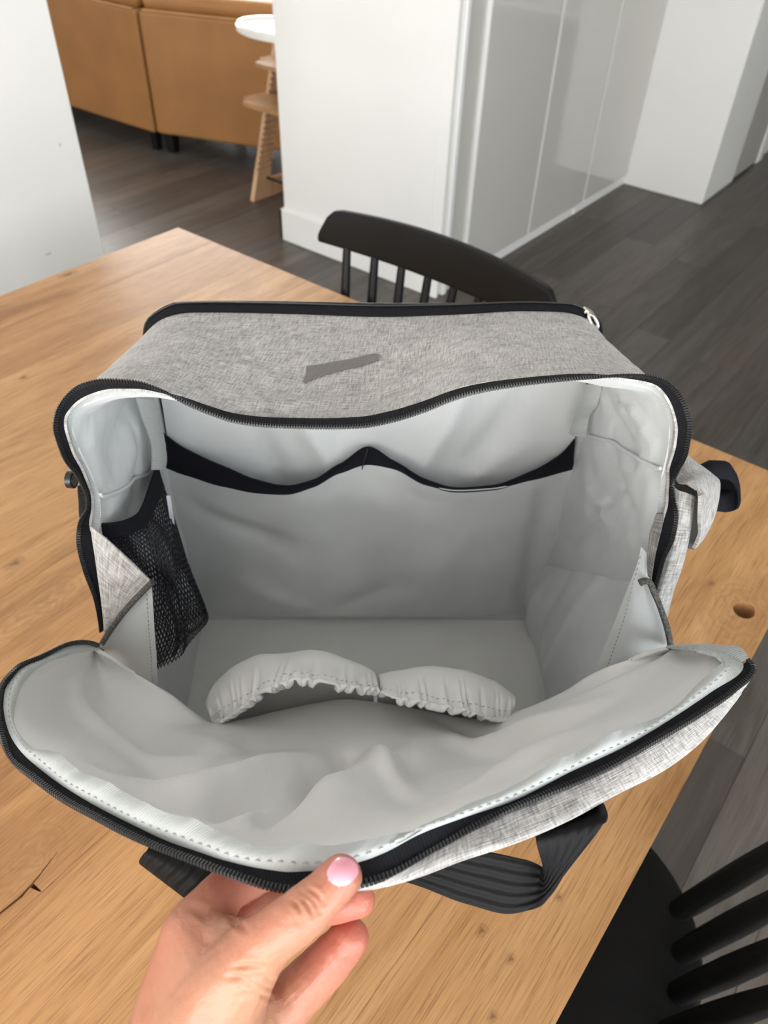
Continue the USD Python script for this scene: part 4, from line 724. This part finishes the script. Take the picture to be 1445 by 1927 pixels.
bo = np.array([[(u, -w, 0.0085 + 0.010 * math.sin(math.pi * np.clip(w / 0.21, 0, 1)) * (1 - (u / 0.2) ** 2)) for u in np.linspace(-0.185, 0.188, 60)] for w in np.linspace(0.006, 0.211, 34)])
bo = wrinkle(bo, 0.003, 15, 51, edge=0.1)
cloth('bottom_lining', bo, 0.0012, M['lining_warm'], bag, flip=grid_normals(bo).mean((0, 1))[2] < 0)

# back pocket with black elastic band
nb = 120
bt, bb, pb = resample(CTRL['band_top'], nb), resample(CTRL['band_bottom'], nb), resample(CTRL['pocket_bottom'], nb)
P = tape(bt, bb, 6, 0, None, 'x', bow=0.0015)
cloth('elastic_band', P, 0.0016, M['elastic'], bag, flip=facing(P))
m1, m2 = bb * 0.72 + pb * 0.28, bb * 0.3 + pb * 0.7
m1[:, 1] = m1[:, 1] * 0.7 - 0.010; m2[:, 1] -= 0.008
pb2 = pb * (0.99, 1, 1); pb2[:, 1] = -0.006; pb2[:, 2] = 0.012
pb[:, 1] -= 0.008
P = spline_grid([bb, m1, m2, pb, pb2], 70, nb, rows=[0, 1, 2, 2.9, 3.2])
P0 = P
P = add_folds(P, [((0.08, 0.25), (0.30, 0.42), 0.05, -0.006), ((0.62, 0.62), (0.40, 0.85), 0.05, -0.005), ((0.75, 0.35), (0.58, 0.75), 0.05, 0.004), ((0.93, 0.1), (0.97, 0.9), 0.035, -0.006), ((0.45, 0.2), (0.6, 0.3), 0.09, 0.004), ((0.15, 0.6), (0.35, 0.9), 0.05, 0.004)], sign=-1 if facing(P) else 1)
P = wrinkle(P, 0.0028, 16, 61, edge=0.05)
P = P0 + (P - P0) * np.clip((np.linspace(0, 1, 70) - 0.02) / 0.12, 0, 1)[:, None, None]
bp = cloth('back_pocket', P, 0.0012, M['lining'], bag, flip=facing(P))
pe = P[:, -1]; obj('pocket_edge', tube(pe + (0.0005, 0, 0), 0.0011, 6), M['lining'], bp, smooth=True)
pk = bt[nb // 2 - 2] * 0.4 + bb[nb // 2 - 2] * 0.6
obj('band_stitch', tube(np.array([bt[nb // 2 - 1] + (0, -0.002, 0), pk + (0, -0.003, 0), bb[nb // 2 - 2] + (-0.002, -0.003, -0.002)]), 0.0006, 6), M['zip_black'], bag, smooth=True)
tg = CTRL['care_tag']; P = spline_grid(tg, 6, 12); cloth('care_tag', P, 0.0006, M['white_tag'], bag, flip=facing(P), label='small white care tag')

# corner tapes and piped seams of the side linings
for key in ('corner_tape_left', 'corner_tape_right'):
    a, b = CTRL[key]; P = tape(resample(a, 40), resample(b, 40), 8, 0, None, 'x', ripple=0.0012, k=5, bow=0.002)
    cloth('corner_tape', P, 0.0012, M['tape'], bag, flip=facing(P))
def drape(points, G, off):
    """The points moved onto the grid G (nearest place), lifted off it towards the mouth."""
    Q = G.reshape(-1, 3); N = grid_normals(G).reshape(-1, 3)
    o = []
    for p in points:
        d = ((Q - p) ** 2).sum(1); i = np.argsort(d)[:6]; w = 1 / (d[i] + 1e-7); w /= w.sum()
        q = (Q[i] * w[:, None]).sum(0); n = (N[i] * w[:, None]).sum(0); n /= np.linalg.norm(n)
        if n @ (towards_cam - q) < 0: n = -n
        o.append(q + n * off)
    return np.array(o)
for key in ('seam_left', 'seam_right'):
    c = resample(CTRL[key], 40); c = drape(c, PI_, 0.0012)
    for _ in range(8): c[1:-1] = 0.25 * c[:-2] + 0.5 * c[1:-1] + 0.25 * c[2:]
    obj('seam', tube(c, 0.0014, 6), M['lining'], bag, smooth=True)

# printed patch on the top panel
pt = spline_grid(CTRL['logo_patch'], 10, 24)
flat = drape(pt.reshape(-1, 3), PO, 0.0009).reshape(pt.shape)
Zg = smooth_grid(flat, 2)
cloth('logo_patch', Zg, 0.0006, M['patch'], bag, flip=facing(Zg), label='dark grey slanted patch on the heather top panel')

# mesh pocket on the left lining: real netting
P = smooth_grid(spline_grid(CTRL['mesh_pocket'], 60, 60), 2)
def net(P, cell_u, cell_v, r, seed):
    R, C = P.shape[:2]
    from scipy.interpolate import RegularGridInterpolator
    f = RegularGridInterpolator((np.linspace(0, 1, R), np.linspace(0, 1, C)), P)
    V, F, n0 = [], [], 0
    segs = []
    nu, nv = cell_u, cell_v
    for i in range(nv):
        for j in range(nu):
            x0 = (j + (0.5 if i % 2 else 0.0)) / nu; v0 = i / nv; v1 = (i + 1) / nv
            for dx in (-0.5, 0.5):
                x1 = x0 + dx / nu
                if 0 <= x0 <= 1 and 0 <= x1 <= 1: segs.append(((v0, x0), (v0 * 0.35 + v1 * 0.65, x1), (v1, x1)))
    for s in segs:
        p = f(np.array(s)); t = p[-1] - p[0]; t /= np.linalg.norm(t) + 1e-9
        a = np.cross(t, (0.3, 0.5, 0.8)); a /= np.linalg.norm(a); b = np.cross(t, a)
        ring = [np.cos(q) * a + np.sin(q) * b for q in (0, 2.094, 4.189)]
        v = np.vstack([[p[k] + r * ring[m] for m in range(3)] for k in range(3)])
        V.append(v)
        for k in range(2):
            for m in range(3):
                m2 = (m + 1) % 3; F += [(n0 + k * 3 + m, n0 + k * 3 + m2, n0 + k * 3 + 3 + m2), (n0 + k * 3 + m, n0 + k * 3 + 3 + m2, n0 + k * 3 + 3 + m)]
        n0 += 9
    return trimesh.Trimesh(np.vstack(V), np.array(F), process=False)
mp = obj('mesh_pocket', net(P, 30, 32, 0.00052, 1), M['net'], bag, kind='stuff', label='black net pocket on the left wall')
P2 = P.copy(); P2[..., 0] -= 0.006 * np.sin(np.linspace(0, np.pi, 60))[None]
obj('net_back_layer', net(P2, 33, 35, 0.00055, 2), M['net'], mp, kind='stuff')
ba, bb_ = CTRL['mesh_band']; P = tape(resample(ba, 50), resample(bb_, 50), 6, 0, None, 'x', bow=0.001)
cloth('net_band', P, 0.002, M['elastic'], bag, flip=facing(P))

# gusset wings at both ends of the mouth
P = wrinkle(spline_grid(CTRL['gusset_left'], 30, 30), 0.001, 40, 3); cloth('gusset', P, 0.0014, M['heather'], bag, flip=facing(P))
P = wrinkle(spline_grid(CTRL['gusset_left_lining'], 36, 30), 0.0016, 30, 4); gl = cloth('gusset_lining', P, 0.0012, M['lining'], bag, flip=facing(P))
def stitches(line, off, length, gap, r, mat, parent, name='stitching'):
    d = np.r_[0, np.cumsum(np.linalg.norm(np.diff(line, axis=0), axis=1))]
    ms = []
    s = 0.0
    while s + length < d[-1]:
        a, b = (np.array([np.interp(q, d, line[:, k]) for k in range(3)]) for q in (s, s + length))
        n = towards_cam - a; n /= np.linalg.norm(n)
        ms.append(tube(np.array([a - n * 0.0004, (a + b) / 2 + n * (off + 0.0003), b - n * 0.0004]), r, 4)); s += length + gap
    return obj(name, cat(ms), mat, parent, kind='stuff')
stitches(P[2:, 3], 0.0004, 0.0028, 0.0014, 0.00035, M['thread'], gl)
obj('gusset_binding', tube(resample(CTRL['gusset_left_edge'], 40), 0.0026, 10, squash=0.8), M['melange_binding'], bag, smooth=True)
P = wrinkle(spline_grid(CTRL['gusset_right_lining'], 40, 30), 0.0014, 30, 8); gr = cloth('gusset_lining', P, 0.0012, M['lining'], bag, flip=facing(P))
stitches(P[4:, 4], 0.0004, 0.0028, 0.0014, 0.00035, M['thread'], gr)
obj('gusset_binding', tube(resample(CTRL['gusset_right_edge'], 40), 0.0027, 10, squash=0.8), M['melange_binding'], bag, smooth=True)
P = spline_grid(CTRL['gusset_right'], 10, 30); cloth('gusset', P, 0.0015, M['heather_dark'], bag, flip=facing(P))

# outer pocket, flap and loop on the right end; snap strap on the left end
P = spline_grid(CTRL['side_pocket_inside'], 14, 14); cloth('side_pocket_inside', P, 0.0012, M['under'], bag, flip=facing(P))
P = spline_grid(CTRL['side_pocket'], 30, 24); cloth('side_pocket', P, 0.0016, M['heather'], bag, flip=facing(P))
P = spline_grid(CTRL['side_flap'], 40, 24); sf = cloth('side_flap', P, 0.0022, M['heather'], bag, flip=facing(P))
P = spline_grid(CTRL['side_pocket_body'], 16, 20); cloth('side_pocket_body', P, 0.0014, M['heather'], bag, flip=not facing(P))
P = spline_grid(CTRL['side_flap_under'], 10, 20); cloth('flap_underside', P, 0.001, M['under'], sf, flip=facing(P))
P = tape(resample(CTRL['loop_outer'], 50), resample(CTRL['loop_inner'] + (0, 0.001, 0.012), 50), 6, 0, None, 'x')
lo = resample(np.vstack([[(0.203, -0.100, 0.333), (0.228, -0.104, 0.322)], CTRL['loop_outer']]), 60)
lc = CTRL['loop_outer'].mean(0); att = np.clip((np.linspace(0, 1, 60) - 0.30) / 0.12, 0, 1)[:, None]
g0 = lo + (0, 0.016, -0.004)
g = spline_grid([g0 * (1 - att) + (lc + (lo - lc) * 0.80 + (0, 0.020, -0.022)) * att, (lo + (0, 0.008, -0.002)) * (1 - att) + (lc + (lo - lc) * 0.92 + (0, 0.008, -0.008)) * att, lo, lo * (1 - att) + (lc + (lo - lc) * 1.12 + (0.001, -0.009, -0.010)) * att], 12, 60)
cloth('webbing_loop', g, 0.0018, M['elastic'], bag, flip=facing(g), label='black webbing loop at the right end')
a, b = CTRL['strap_left']; P = tape(resample(a, 30), resample(b, 30), 5, 0, None, 'x', bow=0.002); cloth('snap_strap', P, 0.0018, M['webbing'], bag, flip=facing(P))
sn = trimesh.creation.cylinder(0.0062, 0.004, sections=24); sn2 = trimesh.creation.cylinder(0.0045, 0.0055, sections=24)
rm = trimesh.transformations.rotation_matrix(math.pi / 2, (0.35, 1, 0.2))
for q in (sn, sn2): q.apply_transform(rm); q.apply_translation(CTRL['snap'][0])
obj('snap_button', manifold3d.Manifold(manifold3d.Mesh(np.asarray(sn.vertices, np.float32), np.asarray(sn.faces, np.uint32))) + manifold3d.Manifold(manifold3d.Mesh(np.asarray(sn2.vertices, np.float32), np.asarray(sn2.faces, np.uint32))), M['zip_black'], bag, smooth=35)

# front flap: lining, binding, zip half, outer shell
FL = smooth_grid(spline_grid(CTRL['flap_sheet'], 120, 150), 6)
toward = lambda p: (np.array([-0.012, -0.5615, 0.68]) - p) / np.linalg.norm(np.array([-0.012, -0.5615, 0.68]) - p, axis=1, keepdims=True)
rim_in = np.vstack([(CTRL['flap_lining'] * 0.62 + CTRL['flap_seam'] * 0.38)[:-1], CTRL['flap_top_right_in'][1:] * 0.6 + CTRL['flap_top_right'][1:] * 0.4])
rimc = resample(rim_in - 0.0016 * toward(rim_in), 600)
pk_ = np.array([np.argmin(((rimc - q) ** 2).sum(1)) for q in CTRL['flap_sheet'][-1]], float); pk_[0], pk_[-1] = 0, 599
kp = np.round(PchipInterpolator(np.arange(10), np.maximum.accumulate(pk_))(np.linspace(0, 9, 150))).astype(int)
FL = FL + (rimc[kp] - FL[-1])[None] * np.clip((np.linspace(0, 1, 120) - 0.45) / 0.55, 0, 1)[:, None, None] ** 2
FOLDS = [((0.42, 0.90), (0.50, 0.62), 0.020, -0.0174), ((0.385, 0.96), (0.455, 0.74), 0.022, 0.0145), ((0.53, 0.62), (0.60, 0.80), 0.018, 0.0116), ((0.62, 0.48), (0.80, 0.62), 0.022, -0.0116), ((0.64, 0.56), (0.82, 0.72), 0.020, 0.0101), ((0.10, 0.75), (0.33, 0.70), 0.03, 0.0087), ((0.2, 0.9), (0.36, 0.62), 0.025, -0.0072),
         ((0.30, 0.92), (0.44, 0.66), 0.035, 0.0159), ((0.365, 0.93), (0.47, 0.70), 0.026, -0.0145), ((0.50, 0.88), (0.46, 0.70), 0.05, 0.0101), ((0.13, 0.62), (0.30, 0.80), 0.05, -0.0087), ((0.22, 0.55), (0.38, 0.72), 0.05, 0.0087),
         ((0.60, 0.55), (0.52, 0.78), 0.035, 0.0101), ((0.66, 0.60), (0.78, 0.78), 0.04, -0.0101), ((0.72, 0.60), (0.88, 0.70), 0.04, 0.0101), ((0.56, 0.60), (0.60, 0.85), 0.03, -0.0087), ((0.80, 0.82), (0.68, 0.90), 0.03, 0.0072)]
sgf = -1 if facing(FL[70:]) else 1
FL0 = FL
FL = add_folds(FL, FOLDS, sign=sgf)
FL = wrinkle(FL, 0.0035, 13, 71, edge=0.06)
FL = FL0 + (FL - FL0) * np.clip((1 - np.linspace(0, 1, 120)) / 0.10 - 0.15, 0, 1)[:, None, None]
fl = cloth('flap_lining', FL, 0.0012, M['lining_warm'], bag, flip=facing(FL[70:]))
nf = 240
fc, fs, ft = (resample(CTRL[k], nf) for k in ('flap_coil', 'flap_seam', 'flap_lining'))
P = tape(fc, fs, 5, 0, None, 'x'); cloth('flap_zip_tape', P, 0.0009, M['black_tape'], bag, flip=facing(P))
obj('flap_zip_coil', teeth(fc, fs, 0.0017, 0.0030, 0.0021, 0.0017), M['zip_black'], bag, kind='stuff')
P = tape(fs, ft, 10, 0, None, 'x', ripple=0.0018, k=3, bow=0.0022)
bt_ = cloth('flap_binding_tape', P, 0.0016, M['flap_tape'], bag, flip=facing(P))
stitches(P[3, 20:], 0.0006, 0.0030, 0.0018, 0.00022, M['thread'], bt_)
P = tape(resample(CTRL['flap_top_right'], 50), resample(CTRL['flap_top_right_in'], 50), 7, 0, None, 'x', ripple=0.002, k=9, bow=0.0018)
cloth('flap_corner_tape', P, 0.0014, M['tape'], bag, flip=facing(P))
ns = 100
r0 = resample(CTRL['flap_coil'], ns); r0 = r0 - 0.0042 * (towards_cam - r0) / np.linalg.norm(towards_cam - r0, axis=1, keepdims=True)
r1 = resample(CTRL['flap_shell_bulge'], ns)
fsx = lambda k: smooth_curve(CTRL['flap_sheet'][k], ns)
endw = np.abs(np.linspace(-1, 1, ns))[:, None] ** 6
def outer(k, dw, dz, spread=1.0): return fsx(k) * (spread, 1, 1) + (0, -dw, dz) + endw * np.sign(np.linspace(-1, 1, ns))[:, None] * np.array([0.020, 0, 0])
base = np.stack([np.linspace(-0.190, 0.192, ns), np.full(ns, -0.220), np.full(ns, 0.0015)], 1)
SH = np.array([r0, r1, outer(4, 0.010, -0.030, 0.98), outer(3, 0.016, -0.042, 0.98), np.stack([np.linspace(-0.190, 0.192, ns), np.full(ns, -0.234), np.full(ns, 0.09)], 1), base])
SH = PchipInterpolator([0, 0.07, 0.3, 0.55, 0.8, 1], SH, axis=0)(np.linspace(0, 1, 60))
SH[2:34] -= (0.0028 * np.sin(np.pi * np.linspace(0.08, 1, 32)))[:, None, None] * (towards_cam - SH[2:34]) / np.linalg.norm(towards_cam - SH[2:34], axis=2, keepdims=True)
cloth('front_panel', wrinkle(SH, 0.002, 18, 81, edge=0.15), 0.0016, M['heather'], bag, flip=not facing(SH[30:]))

# gathered pocket on the inner side of the front wall
for a, b, k in (('pocket_ridge', 'pocket_elastic', 1), ('pocket_ridge_2', 'pocket_elastic_2', 2)):
    n = 150
    ra, el = resample(CTRL[a], n), resample(CTRL[b], n)
    low = ra.copy(); low[:, 1] = -0.208; low[:, 2] *= 0.5
    md = (ra + el) / 2 + (0, -0.004, 0.009)
    g = spline_grid([low, ra, md, el], 50, n, rows=[0, 1, 1.5, 2])
    s = np.linspace(0, 1, n); v = np.linspace(0, 2, 50)
    rg = np.random.default_rng(k); cyc = 17 if k == 1 else 12
    ph = 2 * np.pi * (cyc * s + 0.35 * np.sin(2 * np.pi * s * 3.1 + k) + 0.25 * np.sin(2 * np.pi * s * 7.3))
    amp = np.clip((v - 1.25) / 0.75, 0, 1)[:, None] ** 1.5 * 0.0021
    N = grid_normals(g)
    g = g + N * (amp * np.sin(ph)[None])[..., None] * 1.0
    g = wrinkle(g, 0.0022, 30, 90 + k, edge=0.05)
    fp = cloth('front_pocket', g, 0.0012, M['lining_warm'], bag, flip=facing(g[26:]))
    hem = g[-1] + (0, -0.001, 0.001)
    obj('gathered_hem', tube(hem, 0.0024 + 0.0011 * np.sin(ph) + 0.0004 * np.sin(2.3 * ph), 10, squash=0.85), M['lining_warm'], fp, smooth=True)
    stitches(g[-6], 0.0004, 0.0026, 0.0022, 0.0003, M['thread'], fp)

# carrying handle of webbing hanging under the flap's edge
nh = len(CTRL['handle_a'])
ha, hb = at_cols(CTRL['handle_a'], np.arange(nh), 180), at_cols(CTRL['handle_b'], np.arange(nh), 180)
P = smooth_grid(tape(ha, hb, 14, 0, None, 'x'), 2)
P = P.transpose(1, 0, 2)
cloth('handle', P, 0.0018, M['webbing'], bag, flip=facing(P), label='black ribbed webbing carrying handle')

# ---------------------------------------------------------------- the hand that holds the flap open
def skin(name, base, red, spots):
    b, r = np.array(base), np.array(red)
    n = {'g': ('geometry', {}), 'n': ('noise_texture', {'scale': 45, 'detail': 3}), 'n2': ('noise_texture', {'scale': 900, 'detail': 2}), 'v': ('voronoi_texture', {'scale': 1100, 'feature': 'distance_to_edge'}),
         'r': ('rgb_ramp', {'ramp': [(0.35, tuple(b * 0.96)), (0.65, tuple(b * 0.6 + r * 0.4))]}),
         'bm': ('bump', {'strength': 0.22, 'distance': 0.0004}), 'bh': ('math', {'math_type': 'add'}),
         'p': ('principled_bsdf', {'roughness': 0.42, 'specular_ior_level': 0.4, 'subsurface_weight': 0.25, 'subsurface_scale': 0.004, 'subsurface_radius': (1.0, 0.35, 0.2)})}
    l = [('g.position', 'n.vector'), ('g.position', 'n2.vector'), ('g.position', 'v.vector'), ('n.fac', 'r.fac'), ('n2.fac', 'bh.value1'), ('v.distance', 'bh.value2'), ('bh.value', 'bm.height'), ('bm.normal', 'p.normal')]
    last = 'r.color'
    for i, (c, rad) in enumerate(spots):
        n[f'd{i}'] = ('vector_math', {'math_type': 'distance', 'vector2': tuple(c)}); n[f'm{i}'] = ('map_range', {'range_type': 'smoothstep', 'from_min': 0.0, 'from_max': rad, 'to_min': 0.85, 'to_max': 0.0, 'clamp': True})
        n[f'x{i}'] = ('mix_color', {'b': tuple(r)})
        l += [('g.position', f'd{i}.vector1'), (f'd{i}.value', f'm{i}.value'), (f'm{i}.result', f'x{i}.fac'), (last, f'x{i}.a')]
        last = f'x{i}.result'
    l.append((last, 'p.base_color'))
    return usdkit.material(stage, LOOKS + name, n, l, surface='p.BSDF')
H = HAND
M['skin'] = skin('skin', (0.42, 0.205, 0.125), (0.42, 0.130, 0.092), [(H['hand_ring'][-1, :3], 0.045), (H['hand_middle'][-1, :3], 0.040), (H['hand_index'][1, :3], 0.022), (H['hand_thumb'][0, :3], 0.018)])
M['nail'] = plain('pink_nail_polish', (0.80, 0.33, 0.40), 0.12, 0.01, 40, coat=0.8)
def ball(q): return manifold3d.Manifold.sphere(float(q[3]), 28).translate(tuple(map(float, q[:3])))
def chain(P): return [manifold3d.Manifold.batch_hull([ball(P[i]), ball(P[i + 1])]) for i in range(len(P) - 1)]
solid = []
for k in ('hand_thumb', 'hand_index', 'hand_middle', 'hand_ring', 'hand_pinky'): solid += chain(H[k])
for k in ('hand_palm', 'hand_web', 'hand_wrist', 'hand_forearm', 'hand_forearm_end'): solid.append(manifold3d.Manifold.batch_hull([ball(q) for q in H[k]]))
body = manifold3d.Manifold.batch_boolean(solid, manifold3d.OpType.Add).refine_to_length(0.0026)
mm = body.to_mesh(); ht = trimesh.Trimesh(mm.vert_properties[:, :3], mm.tri_verts, process=True)
ht = trimesh.smoothing.filter_taubin(ht, lamb=0.55, nu=0.53, iterations=16).subdivide()
vv = np.array(ht.vertices); qq = (vv - CAM_POS) @ CAM_R
qx, qy = 722.5 + qq[:, 0] / -qq[:, 2] * FOCAL_PX, 963.5 - qq[:, 1] / -qq[:, 2] * FOCAL_PX
zone = (qx > 330) & (qx < 700) & (qy > 1600) & (qy < 1900) & ((np.array(ht.vertex_normals) * (CAM_POS - vv)).sum(1) > 0)
ht = ht.subdivide(face_index=np.where(zone[ht.faces].all(1))[0])
near = np.linalg.norm(ht.triangles_center - H['hand_thumb'][2, :3], axis=1) < 0.075
ht = ht.subdivide(face_index=np.where(near)[0]) if False else ht
v = np.array(ht.vertices)
view = v - CAM_POS; depth = -(view @ CAM_R[:, 2]); px = 722.5 + (view @ CAM_R[:, 0]) / depth * FOCAL_PX; py = 963.5 - (view @ CAM_R[:, 1]) / depth * FOCAL_PX
vn = np.array(ht.vertex_normals)
obj_v = v.copy()
def cam_uv(p):
    q = (p - CAM_POS) @ CAM_R; return np.stack([q[..., 0] / -q[..., 2], q[..., 1] / -q[..., 2]], -1), -q[..., 2]
uv_all, _ = cam_uv(v)
look = (vn * -view).sum(1) > 0
for k, (a, b) in enumerate(H['crease']):                       # skin creases: short grooves on the thumb joint, the knuckle and the heel of the thumb
    (a2, b2), _ = cam_uv(np.array([a, b])); ab = b2 - a2
    nrm = np.array([-ab[1], ab[0]]); L2 = ab @ ab
    t = np.clip((uv_all - a2) @ ab / L2, 0, 1)
    bow = 0.10 * np.sin(np.pi * t)[:, None] * nrm
    d = np.linalg.norm(uv_all - a2 - t[:, None] * ab - bow, axis=1) * 0.27
    deep, wd = (0.0009, 0.0009) if k < 4 else ((0.0008, 0.0011) if k in (4, 5, 11, 12) else (0.0006, 0.0010))
    g = np.exp(-(d / wd) ** 2) * np.sin(np.pi * (0.1 + 0.8 * t)) * look
    rim_ = np.exp(-((d - 2.2 * wd) / wd) ** 2) * np.sin(np.pi * (0.1 + 0.8 * t)) * look
    obj_v += vn * (-deep * g + 0.35 * deep * rim_)[:, None]
n_ = meshkit.fbm(v * 70, 3, 5) - 0.5
obj_v += vn * (0.0010 * n_ + 0.0005 * (meshkit.fbm(v * 260, 2, 9) - 0.5))[:, None]
hand = thing('person', "person's bare hand and forearm with pink thumbnail pinching the bag's front flap", 'person', tuple(map(float, H['hand_wrist'][1, :3])))
off = np.array(H['hand_wrist'][1, :3], float)
obj('hand', trimesh.Trimesh(obj_v - off, ht.faces, process=False), M['skin'], hand, smooth=True)
# thumb nail: a curved plate laid on the thumb
from scipy.interpolate import LinearNDInterpolator
front = (vn * -view).sum(1) > 0
near = front & (np.linalg.norm(v - H['hand_thumb'][0, :3], axis=1) < 0.03)
uvp, dp = cam_uv(obj_v[near]); surf = LinearNDInterpolator(uvp, dp)
b0, b1, s0, s1 = (H['nail'][i, :3] for i in range(4))
c0, _ = cam_uv(np.array([b0, b1, s0, s1]))
ax = (c0[1] - c0[0]) / 2; ctr = (c0[0] + c0[1]) / 2; ay = (c0[3] - c0[2]) / 2
aa, bb2 = np.meshgrid(np.linspace(-0.8, 0.8, 15), np.linspace(-0.8, 0.8, 15)); qs = ctr + ax * aa[..., None] + ay * bb2[..., None]
ds = surf(qs[..., 0], qs[..., 1]).ravel(); A_ = np.stack([np.ones(225), aa.ravel(), bb2.ravel(), aa.ravel() ** 2, aa.ravel() * bb2.ravel(), bb2.ravel() ** 2], 1)
co = np.linalg.lstsq(A_[np.isfinite(ds)], ds[np.isfinite(ds)], rcond=None)[0]
G = np.zeros((19, 17, 3))
for i, a in enumerate(np.linspace(-1, 1, 19)):
    wid = max(0.42, (1 - abs(a) ** 3.2) ** (1 / 3.2)) * (0.90 + 0.05 * a)
    for j, b in enumerate(np.linspace(-1, 1, 17)):
        end = 1 - 0.10 * b * b
        q = ctr + ax * a * end + ay * b * wid
        bw = b * wid; d = float(co @ np.array([1, a, bw, a * a, a * bw, bw * bw])) - 0.0006
        G[i, j] = CAM_POS + CAM_R @ np.array([q[0] * d, q[1] * d, -d])
G = smooth_grid(G, 3) - off
NN = grid_normals(G); 
if (NN.mean((0, 1)) * (CAM_POS - off - G.mean((0, 1)))).sum() < 0: fl_ = True
else: fl_ = False
TH = sheet_mesh(G, 0.0008, fl_)[0]
TH = trimesh.Trimesh(*TH, process=False); TH.merge_vertices(digits_vertex=6)
obj('thumbnail', TH, M['nail'], hand, smooth=True, label='glossy pink thumbnail')
